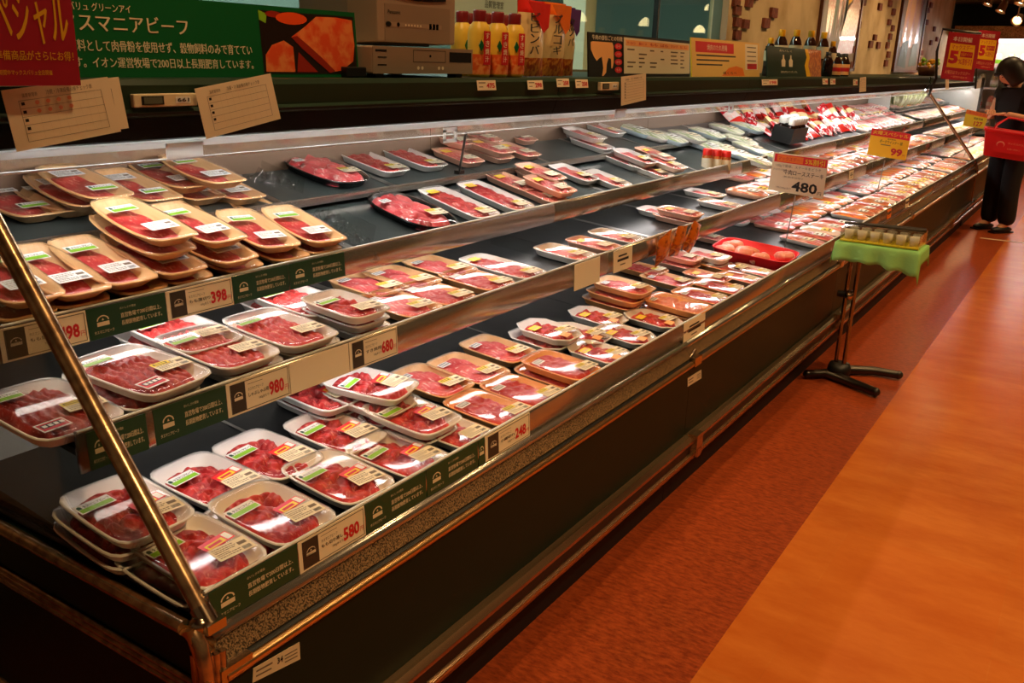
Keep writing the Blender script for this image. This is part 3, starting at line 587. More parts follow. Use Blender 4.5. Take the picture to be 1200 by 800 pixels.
# upper shelf
S(2, 'P', (6, 322, 1), (12, 352, 0)); S(2, 'P', (67, 318, 1), (84, 344, 0)); S(2, 'P', (120, 304, 1), (146, 323, 0)); S(2, 'P', (169, 256, 3), (167, 272, 2), (180, 294, 1), (201, 313, 0), rz=2)
S(2, 'P', (231, 260, 2), (244, 283, 1), (266, 302, 0), rz=2); S(2, 'P', (302, 267, 1, None, -10), (275, 252, 0, None, -4), (325, 290, 0, None, -2)); S(2, 'P', (356, 262, 1, None, -6), (318, 250, 0), (372, 287, 0))
S(2, 'O', (489, 247, 0)); S(2, 'R', (541, 237, 0)); S(2, 'R', (584, 229, 0)); S(2, 'w', (655, 219, 1), (641, 228, 0)); S(2, 'w', (600, 211, 0)); S(2, 'w', (634, 200, 1), (634, 207, 0)); S(2, 'W', (673, 201, 0)); S(2, 'W', (719, 211, 0))
S(2, 'W', (733, 187, 0)); S(2, 'W', (745, 182, 1)); S(2, 'w', (768, 179, 1)); S(2, 'W', (788, 192, 1), (770, 200, 0))
# top shelf
S(3, 'Q', (18, 232, 0)); S(3, 'Q', (103, 214, 2), (84, 221, 1), (63, 227, 0)); S(3, 'Q', (160, 216, 1), (164, 224, 0)); S(3, 'P', (198, 202, 1), (214, 216, 0)); S(3, 'P', (237, 197, 2), (262, 216, 0))
S(3, 'O', (382, 196, 0)); S(3, 'R', (434, 186, 0)); S(3, 'R', (481, 181, 0)); S(3, 'w', (528, 160, 1), (531, 166, 0)); S(3, 'w', (537, 181, 0)); S(3, 'w', (574, 170, 1), (573, 177, 0)); S(3, 'w', (604, 157, 0)); S(3, 'w', (606, 174, 0)); S(3, 'w', (561, 157, 1))
S(3, 'W', (656, 149, 0)); S(3, 'W', (685, 155, 1)); S(3, 'W', (698, 168, 0)); S(3, 'W', (709, 149, 1))
ORD = ['first', 'second', 'third', 'fourth', 'fifth', 'sixth', 'seventh', 'eighth', 'ninth', 'tenth', 'eleventh', 'twelfth', 'thirteenth', 'fourteenth', 'fifteenth', 'sixteenth', 'seventeenth', 'eighteenth', 'nineteenth', 'twentieth']
def ordn(k): return ORD[k] if k < 20 else ('%d%s' % (k+1, 'st' if (k+1) % 10 == 1 and (k+1) % 100 != 11 else 'nd' if (k+1) % 10 == 2 and (k+1) % 100 != 12 else 'rd' if (k+1) % 10 == 3 and (k+1) % 100 != 13 else 'th'))
for tier in range(4):
    for kd in sorted({a[2] for a in ALL if a[1] == tier}):
        tops = sorted([a for a in ALL if a[1] == tier and a[2] == kd and a[5][1] == 0], key=lambda a: a[3])
        for k, a in enumerate(tops):
            st = ', topmost of its stack' if a[5][2] > 1 else ''
            lab = kd + ', ' + (('the only one, ' if len(tops) == 1 else ordn(k)+' from near end, ') + TIER[tier]) + st
            tag(a[0], lab, 'meat tray', 'meat trays on the '+TIER[tier])
            for c in ALL:
                if c[5][0] == a[5][0] and c[5][1] > 0:
                    SH = {'white tray of beef chunks': 'beef chunk tray', 'small white tray of beef chunks': 'small beef chunk tray', 'white tray of rolled beef slices': 'rolled beef tray', 'white tray of minced beef': 'minced beef tray', 'tan tray of sliced beef': 'tan tray', 'reversed tan tray of sliced beef': 'reversed tan tray', 'tan tray of marbled sliced beef': 'marbled beef tray', 'orange tray of beef slices': 'orange beef tray', 'eight-sided white tray of beef chunks': 'eight-sided tray', 'orange tray of chicken pieces': 'chicken tray', 'white tray of pale pork slices': 'pale pork tray', 'peach tray of pork slices': 'peach pork tray'}
                    w_ = {2: ['', 'under'], 3: ['', 'just under', 'lowest under'], 4: ['', 'just under', 'third down under', 'lowest under']}[a[5][2]][c[5][1]]
                    tag(c[0], '%s, %s the %s%s, %s' % (c[2], w_, (ordn(k)+' ') if len(tops) > 1 else '', SH[a[2]], TIER[tier]), 'meat tray', 'meat trays on the '+TIER[tier])
# ================================================================== wrapped packs further along the case
for nm, c1, c2 in (('ham', (236, 150, 140), (248, 214, 206)), ('bacon', (214, 92, 84), (246, 206, 196)), ('sausage', (196, 92, 58), (240, 190, 150)), ('pale', (238, 226, 218), (246, 200, 190)), ('deli', (232, 150, 60), (200, 60, 40)), ('green', (232, 226, 208), (160, 178, 116)), ('cut', (176, 60, 56), (226, 130, 120))):
    mat('pack_'+nm, c1, .28, coat=.5, noise=(38, c2, .42, .6, 4, (.5, 2.4, 1)), bump=(30, .35))
mat('pack_blue', (196, 214, 222), .3); mat('snack_bag', (226, 120, 30), .22, coat=.4, noise=(26, (120, 50, 16), .48, .6, 4, (1, 1, 1)), bump=(30, .6)); mat('pack_red', (206, 30, 40), .25, coat=.5, noise=(40, (240, 214, 206), .52, .6, 3, (1, 1, 1)), bump=(22, .5))
def pack_mesh(L, W, h, body, top, lab, seed, ridges=0):
    mb = MB(); o = outline(L, W, 'rect', 28); n = len(o); r = random.Random(seed)
    rings = [(.93, 0), (1, h*.5), (1, h*.62)]
    vs = [(x*k, y*k, z) for k, z in rings for x, y in o]
    mb.add(vs, [(i*n+k, i*n+(k+1) % n, (i+1)*n+(k+1) % n, (i+1)*n+k) for i in range(2) for k in range(n)] + [tuple(range(n))[::-1]], body, True)
    nx, ny = 14, 10; vs = []
    for i in range(nx):
        for j in range(ny):
            u, v = -1+2*i/(nx-1), -1+2*j/(ny-1); e = min(1, 2.2*(1-max(abs(u), abs(v))))
            q = (abs(u)**6+abs(v)**6)**(1/6); k = max(abs(u), abs(v))/q if q else 1
            z = h*(.62+.38*math.sqrt(max(e, 0))*((.8+.2*math.sin(v*3.14*ridges)) if ridges else r.uniform(.85, 1)))
            vs.append((u*k*L*.497, v*k*W*.497, z))
    mb.add(vs, [(i*ny+j, (i+1)*ny+j, (i+1)*ny+j+1, i*ny+j+1) for i in range(nx-1) for j in range(ny-1)], top, True)
    if lab: s = Sheet(mb, (L*.28, -W*.3, h+.001), (L*.28, W*.32, h+.001), (L*.02, W*.32, h+.001), (L*.02, -W*.3, h+.001), t=.001, front=lab); s.rect(.1, .2, .9, .36, 'grey_line', .0004); s.rect(.1, .6, .6, .8, 'grey_line', .0004)
    return mb.mesh('pack')
PK = [('pale pack of sliced ham', pack_mesh(.20, .13, .03, 'tray_white', 'pack_ham', 'white', 1)), ('streaky bacon pack', pack_mesh(.21, .12, .028, 'tray_white', 'pack_bacon', 'paper', 2)),
      ('brown sausage pack', pack_mesh(.20, .125, .034, 'tray_pink', 'pack_sausage', 'white', 3, 5)), ('whitish wrapped meat pack', pack_mesh(.20, .135, .03, 'tray_white', 'pack_pale', 'sticker_yellow', 4)),
      ('orange seasoned meat pack', pack_mesh(.20, .13, .032, 'tray_white', 'pack_deli', None, 5)), ('dark red meat cut pack', pack_mesh(.20, .13, .03, 'tray_pink', 'pack_cut', 'white', 6))]
PG = [('pale green vegetable tray', pack_mesh(.20, .13, .034, 'pack_blue', 'pack_green', 'white', 7)), ('whitish salad tray', pack_mesh(.20, .13, .034, 'tray_white', 'pack_green', 'paper', 8))]
PALL = []
def put_pack(k, loc, tilt, rz, tier, row, src=PK):
    o = bpy.data.objects.new('meat_pack' if src is PK else 'vegetable_pack', src[k][1]); C.objects.link(o)
    o.matrix_world = Matrix.Translation(loc) @ Matrix.Rotation(tilt, 4, 'Y') @ Matrix.Rotation(rz, 4, 'Z'); PALL.append((o, src[k][0], tier, row, loc.y, src)); return o
def plate(tier, x, y, lift=.0025):
    x0, z0, s, x1 = PLATE[tier]; n = Vector((s, 0, 1)).normalized(); return Vector((x, y, z0+s*(x0-x))) + n*lift
rp = random.Random(21)
ROWS = {0: [(-1.145, 'front row'), (-1.355, 'middle row'), (-1.555, 'rear row')], 1: [(-1.43, 'front row'), (-1.645, 'back row')], 2: [(-1.64, 'front row'), (-1.85, 'back row')], 3: [(-1.91, 'front row')]}
START = {(0, 0): onz(944, 284, .61).y, (0, 1): onz(906, 268, .62).y, (0, 2): onz(868, 262, .64).y, (1, 0): onx(875, 222, -1.43).y, (1, 1): onx(862, 212, -1.64).y, (2, 0): onx(1000, 166, -1.64).y, (2, 1): onx(985, 150, -1.85).y, (3, 0): 5.75}
for tier in range(4):
    for ri, (x, rn) in enumerate(ROWS[tier]):
        y = START[(tier, ri)]
        while y < 9.36:
            k = rp.choice([0, 1, 2, 3, 3, 4, 5] if tier != 2 else [1, 1, 5, 3, 0]); 
            if rp.random() < .93: put_pack(k, plate(tier, x+rp.uniform(-.01, .01), y), math.atan(PLATE[tier][2]), rp.uniform(-.16, .16), tier, rn)
            y += .156
        if ri == 0 or tier < 1:
            y = 9.68
            while y < 12.7:
                put_pack(rp.choice([0, 1, 3, 3, 4]), plate(tier, x+rp.uniform(-.01, .01), y), math.atan(PLATE[tier][2]), rp.uniform(-.08, .08), tier, rn+' of farthest case'); y += .185
# pale vegetable packs past the empty stretch of the two upper shelves
for tier, pts in ((2, [(828, 170), (846, 172), (862, 178), (880, 172), (884, 186), (868, 163), (900, 180)]), (3, [(744, 151), (762, 156), (783, 160), (806, 158), (829, 155), (852, 150), (876, 148)])):
    for k, (px, py) in enumerate(pts):
        loc, tl = seat(px, py, tier, 0); o = put_pack(k % 2, loc+Vector((0, 0, .002)), tl, .05*(k % 3-1), tier, 'mixed row before the red pouches', PG)
cnt = {}
for o, d, tier, row, y, src in sorted(PALL, key=lambda a: a[4]):
    k = cnt.setdefault((d, tier, row), [0]); k[0] += 1
    tag(o, '%s, %s from near end, %s, %s' % (d, ordn(k[0]-1), row, TIER[tier]), 'packed food', 'packs in the '+row+' of the '+TIER[tier])
# ------------------------------------------------------------------ red chicken tray
q = seat(898, 298, 0, .5)[0]; q.x = min(q.x, -1.192); q.z = PLATE[0][1]+.09*(PLATE[0][0]-q.x)+.003
T = thing('red_tray', 'bright red plastic tray of raw chicken pieces at the lip of the bottom deck', 'tray', q, (0, math.atan(.09), math.radians(4)))
part('dish', dish_mesh(.34, .30, .05, 'rect', 'red_bright', .006), T)
def lump(seed, r0):
    mb = MB(); rr = random.Random(seed); n = 14; vs = []; ph = [rr.uniform(0, 6) for _ in range(4)]
    for i in range(n//2+1):
        a = math.pi*i/(n//2)
        for k in range(n):
            b_ = 2*math.pi*k/n; q_ = 1+.22*math.sin(2*b_+ph[0])*math.sin(a)+.14*math.sin(3*a+ph[1])+.12*math.sin(3*b_+ph[2])*math.sin(a)
            vs.append((r0*1.3*q_*math.sin(a)*math.cos(b_), r0*q_*math.sin(a)*math.sin(b_), r0*.72*q_*math.cos(a)))
    mb.add(vs, [(i*n+k, (i+1)*n+k, (i+1)*n+(k+1) % n, i*n+(k+1) % n) for i in range(n//2) for k in range(n)], 'chicken', True); mb.tone = {i: .5+.5*math.sin(i*.7) for i in range(len(vs))}
    return mb.mesh('chicken')
for k, (dx, dy, r0) in enumerate([(-.10, -.09, .036), (-.10, .0, .040), (-.02, -.10, .036), (-.03, -.02, .034), (.06, -.10, .034), (.12, .04, .036)]):
    o = bpy.data.objects.new('chicken_piece', lump(k, r0)); C.objects.link(o); o.location = q + Vector((dx, dy, .036-.09*dx)); o.rotation_euler = (0, 0, k)
    tag(o, ['raw chicken piece at the back corner of the red tray', 'plump raw chicken piece at the back middle of the red tray', 'raw chicken piece along the near wall of the red tray', 'raw chicken piece amid the others in the red tray', 'raw chicken piece at the near front corner of the red tray', 'lone wrapped looking chicken piece at the red tray front wall'][k], 'chicken', 'chicken pieces in the red tray')
# ------------------------------------------------------------------ price cards along the lips
def interp(pts, x):
    for (a, b_), (c, d) in zip(pts, pts[1:]):
        if x <= c or (c, d) == pts[-1]: return b_+(d-b_)*(x-a)/(c-a)
def yat(pts, px, x): return onx(px, interp(pts, px), x).y
def house(s, u, v, w_, h_, ma):
    s.poly([(u-w_*.5, v-h_*.5), (u+w_*.5, v-h_*.5), (u+w_*.5, v-h_*.12), (u-w_*.5, v-h_*.12)], ma)
    n = 10
    arc = [(u+w_*.5*math.cos(math.pi*k/n)*(1 if k not in (3, 7) else .9), v+.0*h_+h_*.5*math.sin(math.pi*k/n)) for k in range(n+1)]; inn = [(u+w_*.4*math.cos(math.pi*k/n), v+h_*.38*math.sin(math.pi*k/n)) for k in range(n+1)]
    for k in range(n): s.poly([inn[k], arc[k], arc[k+1], inn[k+1]], ma)
    s.poly([(u-.1*w_, v+.02*h_), (u+.1*w_, v+.02*h_), (u, v+.24*h_)], ma)
def green_card(x, y0, y1, z0, z1, label, grp, part_only=False):
    mb = MB(); s = Sheet(mb, (x, y0, z0), (x, y1, z0), (x-.003, y1, z1), (x-.003, y0, z1), t=.0014, front='card_green')
    if not part_only:
        house(s, .18, .56, .15, .34, 'card_text'); s.text('タスマニアビーフ', .06, .16, .30, .26, 'card_text', bold=.01)
        s.text('おいしさの理由', .40, .78, .60, .86, 'card_text'); s.text('直営牧場で200日間以上、', .40, .50, .93, .66, 'card_text', bold=.03); s.text('長期穀物肥育しています。', .40, .26, .93, .42, 'card_text', bold=.03)
    else: house(s, .5, .56, .7, .34, 'card_text')
    return tag(mb.build('shelf_card'), label, 'shelf card', grp)
def price_card(x, y0, y1, z0, z1, price, name, label, grp):
    mb = MB(); s = Sheet(mb, (x, y0, z0), (x, y1, z0), (x-.003, y1, z1), (x-.003, y0, z1), t=.0014, front='cream')
    s.frame(.05, .06, .98, .94, .008, .02, 'card_brown'); s.rect(.06, .08, .28, .92, 'card_brown'); house(s, .17, .55, .13, .24, 'cream')
    s.text('タスマニアビーフ', .32, .60, .56, .70, 'ink'); s.text(name, .32, .42, .64, .54, 'ink', bold=.01); s.text('100gあたり', .48, .24, .64, .34, 'ink'); s.rect(.32, .80, .56, .815, 'grey_line')
    s.text(price, .65, .22, .90, .66, 'red_print', bold=.035); s.text('円', .91, .24, .965, .40, 'red_print')
    return tag(mb.build('price_card'), label, 'price card', grp)
def blank_card(x, y0, y1, z0, z1, label, grp, lines=False, front='cream'):
    mb = MB(); s = Sheet(mb, (x, y0, z0), (x, y1, z0), (x-.003, y1, z1), (x-.003, y0, z1), t=.0014, front=front)
    if lines: s.rect(.25, .68, .7, .76, 'ink'); s.rect(.2, .46, .8, .58, 'ink'); s.rect(.35, .26, .62, .32, 'grey_line')
    return tag(mb.build('shelf_card'), label, 'shelf card', grp)
L0 = [(245, 690), (420, 590), (620, 485), (830, 362)]; X0 = -.9985; Z0 = (.5805, .6385); g0 = 'cards along the bottom lip'
def y_(px): return yat(L0, px, X0)
green_card(X0, LY0+.006, y_(349), *Z0, 'green printed card at the near corner of the bottom lip, beside the post', g0)
price_card(X0, y_(350), y_(428), *Z0, '580', 'もも切り落し', 'cream price card reading 580 on the bottom lip', g0)
green_card(X0, y_(429), y_(500), *Z0, 'green printed card just past the 580 card on the bottom lip', g0)
green_card(X0, y_(501), y_(561), *Z0, 'second green card past the 580 card, bottom lip', g0)
green_card(X0, y_(562), y_(569), *Z0, 'narrow cut green card against the 248 price card', g0, True)
price_card(X0, y_(570), y_(622), *Z0, '248', '小間切れ', 'cream price card reading 248 on the bottom lip', g0)
blank_card(X0, y_(803), y_(828), .570, .640, 'small cream card with three printed lines, alone on the bottom lip', g0, True)
L1 = [(68, 515), (265, 455), (413, 398), (467, 372)]; X1 = -1.2855; Z1 = (.756, .822); g1 = 'cards along the lower shelf lip'
def y_(px): return yat(L1, px, X1)
green_card(X1, LY0+.012, y_(171), *Z1, 'green printed card at the near end of the lower shelf lip, behind the post', g1)
green_card(X1, y_(180), y_(265), *Z1, 'green printed card between post and 980 card, lower shelf lip', g1)
price_card(X1, y_(266), y_(339), *Z1, '980', 'しゃぶしゃぶ用', 'cream price card reading 980 on the lower shelf lip', g1)
blank_card(X1, y_(340), y_(409), *Z1, 'wide blank cream card between the 980 and 680 cards', g1)
price_card(X1, y_(410), y_(466), *Z1, '680', 'すき焼用', 'cream price card reading 680 on the lower shelf lip', g1)
q0, q1 = onx(674, 322, X1), onx(704, 306, X1); blank_card(X1, q0.y, q1.y, .740, .822, 'square blank cream card by the lower shelf joint', g1)
q0, q1 = onx(720, 300, X1), onx(742, 290, X1); blank_card(X1, q0.y, q1.y, .748, .820, 'square cream card with printed lines near the orange snack bag', g1, True)
L2 = [(0, 398), (101, 366), (194, 345), (273, 325), (404, 291)]; X2 = -1.4955; Z2 = (.899, .958); g2 = 'cards along the upper shelf lip'
def y_(px): return yat(L2, px, X2)
price_card(X2, y_(0), y_(101), *Z2, '498', 'もも焼肉用', 'cream price card ending in 98, behind the post on the upper shelf lip', g2)
green_card(X2, y_(102), y_(194), *Z2, 'green printed card between the two 98 price cards, upper shelf lip', g2)
price_card(X2, y_(195), y_(272), *Z2, '398', 'もも薄切り', 'cream price card reading 398 on the upper shelf lip', g2)
green_card(X2, y_(273), y_(338), *Z2, 'green printed card just past the 398 card', g2)
green_card(X2, y_(339), y_(404), *Z2, 'last green card on the upper shelf lip', g2)
for x, px, py, lab, z0, z1, fr in ((X2, 893, 184, 'tiny cream card on the upper shelf lip behind the 480 sign', .911, .951, 'cream'), (X0, 1043, 246, 'orange card on the bottom lip past the tasting stand', .575, .632, 'orange'), (X0, 1065, 228, 'cream card on the bottom lip past the orange card', .575, .632, 'cream'), (X1, 1000, 190, 'cream card on the lower shelf lip under the 99 sign', .760, .816, 'cream')):
    q = onx(px, py, x); blank_card(x, q.y-.05, q.y+.06, z0, z1, lab, 'small cards further along the lips', True, fr)
# ------------------------------------------------------------------ things in the case
for k, (px, py) in enumerate(((410, 268), (330, 215), (600, 292))):
    tr = 2 if k == 0 else 3 if k == 1 else 1; lc, tl = seat(px, py, tr, -.9); mb = MB(); mb.box((0, 0, .03), (.17, .003, .06), 'clear_plastic'); mb.box((0, .012, .0015), (.17, .024, .003), 'clear_plastic')
    o = mb.build('shelf_divider', loc=lc+Vector((0, 0, .004)), rot=(0, tl, 0)); tag(o, ['clear plastic divider after the tan trays on the upper shelf', 'clear plastic divider after the tan trays on the top shelf', 'clear plastic divider on the empty stretch of the lower shelf'][k], 'divider', 'clear shelf dividers')
def crumple(L, W, h, seed):
    mb = MB(); r = random.Random(seed); nx, ny = 16, 12; vs = [(L*(i/(nx-1)-.5), W*(j/(ny-1)-.5), .003+h*r.random()*min(1, 2*min(i, nx-1-i)/4, 2*min(j, ny-1-j)/3)) for i in range(nx) for j in range(ny)]
    mb.add(vs, [(i*ny+j, (i+1)*ny+j, (i+1)*ny+j+1, i*ny+j+1) for i in range(nx-1) for j in range(ny-1)], 'film_loose', False); return mb
for k, (px, py, tr) in enumerate(((392, 262, 2), (418, 285, 2), (322, 212, 3))):
    lc, tl = seat(px, py, tr, -.9); o = crumple(.16, .10, .04, k).build('crumpled_film', loc=lc+Vector((0, 0, .003)), rot=(0, tl, .3*k))
    tag(o, ['crumpled clear film behind the divider on the upper shelf', 'crumpled clear film by the lip at the end of the tan trays', 'crumpled clear film at the end of the tan trays on the top shelf'][k], 'plastic film', 'crumpled clear films')
# spice shakers
for k, (px, py) in enumerate(((829, 196), (840, 197), (851, 198))):
    lc, tl = seat(px, py, 2, -.9); T = thing('spice_shaker', ['spice shaker with red lid, first of three on the upper shelf', 'spice shaker with red lid, middle of three on the upper shelf', 'spice shaker with red lid, last of three on the upper shelf'][k], 'shaker', lc+Vector((0, 0, .002)), (0, 0, 0), 'red-lidded spice shakers')
    b = MB(); b.lathe([(0, 0), (.024, 0), (.024, .07), (.020, .08), (0, .08)], (0, 0, 0), 'pouch_food'); b.build('jar', T)
    b = MB(); b.lathe([(.0242, .015), (.0246, .02), (.0246, .06), (.0242, .065)], (0, 0, 0), 'cream'); b.build('label_band', T)
    b = MB(); b.lathe([(.0225, .078), (.0225, .105), (.020, .108), (0, .108)], (0, 0, 0), 'spice_red'); b.build('lid', T)
# orange snack bags clipped on the lower shelf lip
def pouch_mesh(w_, h_, d, mats, seed, text=None):
    mb = MB(); nx, nz = 9, 13; r = random.Random(seed); vs = []
    for side in (1, -1):
        for i in range(nx):
            for j in range(nz):
                u, v = i/(nx-1), j/(nz-1); e = math.sin(math.pi*u)**.6*math.sin(math.pi*min(max(v, .0), 1))**.6
                vs.append((side*(d/2*e*r.uniform(.88, 1.0)+.0008), w_*(u-.5)*(1-.04*math.sin(math.pi*v)), h_*v))
    n = nx*nz
    for sd in (0, 1):
        for j in range(nz-1):
            ma = mats[min(len(mats)-1, int(len(mats)*j/(nz-1)))]
            fs = [(sd*n+i*nz+j, sd*n+(i+1)*nz+j, sd*n+(i+1)*nz+j+1, sd*n+i*nz+j+1) for i in range(nx-1)]
            o = len(mb.v)
            mb.add([], [], ma)
            for f in fs: mb.f.append(list(f)); mb.mi.append(mb._m(ma)); mb.sm.append(True)
    mb.v = [Vector(v) for v in vs]
    mb.add([vs[i*nz+j] for i in (0, nx-1) for j in range(nz)]+[vs[n+i*nz+j] for i in (0, nx-1) for j in range(nz)], [(a*nz+j, a*nz+j+1, 2*nz+a*nz+j+1, 2*nz+a*nz+j) for a in (0, 1) for j in range(nz-1)], mats[0], True)
    if text:
        for t, u0, v0, u1, v1, ma in text:
            s = Sheet.__new__(Sheet); s.mb = mb; s.c = [Vector((d*.5+.001, -w_/2, 0)), Vector((d*.5+.001, w_/2, 0)), Vector((d*.5+.001, w_/2, h_)), Vector((d*.5+.001, -w_/2, h_))]; s.n = Vector((1, 0, 0))
            if isinstance(t, list): s.poly(t, ma, .0006)
            elif t: s.text(t, u0, v0, u1, v1, ma, d=.0016, bold=.05)
            else: s.rect(u0, v0, u1, v1, ma)
    return mb
lc = onx(790, 283, -1.29)
for k, (px, py, rx) in enumerate(((776, 291, .30), (790, 284, -.12), (805, 279, -.35))):
    q = onx(px, py, -1.262+.012*k); mb = pouch_mesh(.095, .115, .036, ['snack_bag', 'pouch_food', 'snack_bag', 'snack_bag', 'snack_bag'], k); o = mb.build('snack_pouch', loc=q+Vector((0, 0, -.05)), rot=(rx, .2, 0))
    tag(o, ['crinkled orange snack pouch hung on the lower shelf lip, nearest the camera of three', 'upright orange snack pouch in the middle of three on the lower shelf lip', 'orange snack pouch leaning away, last of three on the lower shelf lip'][k], 'pouch', 'orange snack pouches on the lower shelf lip')
# black rack of white-capped bottles
q = seat(924, 163, 2, 0)[0]
T = thing('sauce_rack', 'black rack for white-capped sauce bottles, in front of the red pouches', 'rack', q+Vector((.0, 0, .015)), (0, .2, 0))
b = MB(); [b.box((x, 0, .045), (.006, .30, .09), 'black') for x in (-.06, .06)]; [b.box((0, y, .045), (.12, .006, .09), 'black') for y in (-.15, -.05, .05, .15)]; b.box((0, 0, .003), (.12, .3, .006), 'black'); b.build('rack_frame', T)
for i in range(6):
    for j in range(2):
        o = None; TT = thing('sauce_bottle', 'white-capped sauce bottle in the black rack, %s from the near end in its %s row' % (ORD[i], ('front', 'back')[j]), 'bottle', T.matrix_basis @ Vector((.03-.06*j, -.125+.05*i, .007)), (0, .2, 0), 'white-capped bottles in the black rack')
        b = MB(); b.lathe([(0, 0), (.02, 0), (.02, .08), (.012, .10), (.012, .11), (0, .11)], (0, 0, 0), 'brown_glass', 10); b.build('bottle', TT); b = MB(); b.lathe([(.021, .10), (.021, .135), (.016, .14), (0, .14)], (0, 0, 0), 'white', 10); b.build('cap', TT)
# red pouches heaped on the two upper shelves
rr = random.Random(9); k = 0
for tier, x, ys in ((2, -1.62, (930, 1000, 14)), (2, -1.75, (905, 1005, 15)), (3, -1.88, (868, 950, 12))):
    y0, y1 = onx(ys[0], 150, x).y, onx(ys[1], 150, x).y
    for i in range(ys[2]):
        y = y0+(y1-y0)*i/(ys[2]-1)+(.22 if tier == 2 and x > -1.7 else 0); k += 1
        mb = pouch_mesh(.125, .18, .045, ['pack_red', 'pack_red', 'pouch_cream', 'pouch_red'] if i % 3 else ['pouch_red', 'pack_pale', 'pack_red'], k); P_ = plate(tier, x, y, .012)
        o = mb.build('marinade_pouch', loc=P_, rot=(rr.uniform(-.35, .35), -.85+rr.uniform(-.25, .25), rr.uniform(-.5, .5)))
        tag(o, 'red and white marinade pouch, %s from near end, %s heap, %s' % (ORD[i], 'front' if x > -1.7 else 'back', TIER[tier]), 'pouch', 'red marinade pouches on the two upper shelves')
# lettuce heads in the farthest case
mat('lettuce', (206, 222, 150), .5, noise=(16, (238, 240, 214), .4, .6, 4, (1, 1, 1)), bump=(24, .8))
for k, (px, py) in enumerate(((1098, 118), (1108, 125), (1103, 132), (1117, 133), (1122, 127))):
    y = 9.9+.26*k; mb = MB()
    for i in range(9):
        a = i*2.4; R = Matrix.Rotation(a, 3, 'Z') @ Matrix.Rotation(.5+.05*i, 3, 'Y'); mb.ball(R @ Vector((0, 0, .05)), (.085-.004*i, .012, .095), 'lettuce', 12, R)
    mb.ball((0, 0, .04), .07, 'lettuce', 12)
    o = mb.build('lettuce', loc=plate(3, -1.88, y, .045)); tag(o, 'pale green lettuce head, %s past the far post' % ORD[k], 'lettuce', 'lettuce heads in the farthest case')
# ================================================================== on and along the ledge
LX = -1.60                                                    # front of the things standing on the ledge
LZ = 1.3605
def up_sheet(corners, x, **k): mb = MB(); return mb, px_sheet(mb, corners, 'x', x, **k)
def ledge_sheet(pl, pr, ptop, x, front, t=.004, ext=None):    # upright board standing on the ledge; left, right by picture columns
    a, b_ = onx(pl, 90, x), onx(pr, 90, x); zt = onx((pl+pr)/2, ptop, x).z
    mb = MB(); return mb, Sheet(mb, (x, a.y, LZ), (x, b_.y, LZ), (x-.02, b_.y, zt), (x-.02, a.y, zt), t=t, front=front)
# green beef board with the photograph of roast beef
y0 = onx(-60, 92, LX).y; y1 = onx(421, 91, LX).y; zt = onx(421, 15, LX).z; mb = MB()
s = Sheet(mb, (LX, y0, LZ), (LX, y1, LZ), (LX-.012, y1, zt), (LX-.012, y0, zt), t=.006, front='board_green')
fu = lambda px: (onx(px, 50, LX).y-y0)/(y1-y0)
fv = lambda px, py: (onx(px, py, LX).z-LZ)/(zt-LZ)
def bt(t, x0, yb, x1, yt, bold=.04, slope=0): s.text(t, fu(x0), fv((x0+x1)/2, yb), fu(x1), fv((x0+x1)/2, yt), 'card_text', bold=bold)
bt('トップバリュ グリーンアイ', 64, 13, 160, 3, .02); bt('タスマニアビーフ', 76, 38, 224, 18, .045); bt('主原料として肉骨粉を使用せず、穀物飼料のみで育ててい', 71, 62, 296, 49, .03); bt('ます。イオン運営牧場で200日以上長期肥育しています。', 76, 80, 296, 68, .03)
p0, p1, q0, q1 = fu(308), fu(418), .05, .93
mat('photo_dark', (36, 22, 14), .3); mat('photo_meat', (238, 84, 40), .3, noise=(34, (246, 140, 76), .42, .62, 4, (1, 1, 1))); mat('photo_glaze', (160, 40, 18), .3); mat('photo_veg', (244, 84, 26), .3)
s.rect(p0, q0, p1, q1, 'photo_dark', .0006); w_, h_ = p1-p0, q1-q0
def ph(pts, ma, d): s.poly([(p0+u*w_, q0+v*h_) for u, v in pts], ma, d)
ph([(.30, .60), (.45, .78), (.58, .96), (.8, .97), (.98, .94), (.99, .5), (.96, .22), (.82, .06), (.68, .02), (.55, .2), (.4, .42)], 'photo_meat', .0012)
ph([(.30, .60), (.4, .42), (.55, .2), (.68, .02), (.74, .05), (.6, .28), (.45, .5), (.36, .62)], 'photo_glaze', .0016)
ph([(.02, .03), (.31, .03), (.31, .44), (.22, .54), (.10, .46), (.03, .30)], 'photo_meat', .0012); ph([(.33, .03), (.55, .03), (.36, .36)], 'photo_glaze', .0012)
s.disc(p0+.32*w_, q0+.90*h_, .16*w_, .10*h_, 'photo_veg', .0014); s.disc(p0+.14*w_, q0+.95*h_, .08*w_, .05*h_, 'photo_glaze', .0013); ph([(.0, .85), (.06, .8), (.08, .95), (0, 1)], 'lime', .0013)
tag(mb.build('sign_board'), 'long green beef board with white lettering and a roast beef photograph', 'sign board')
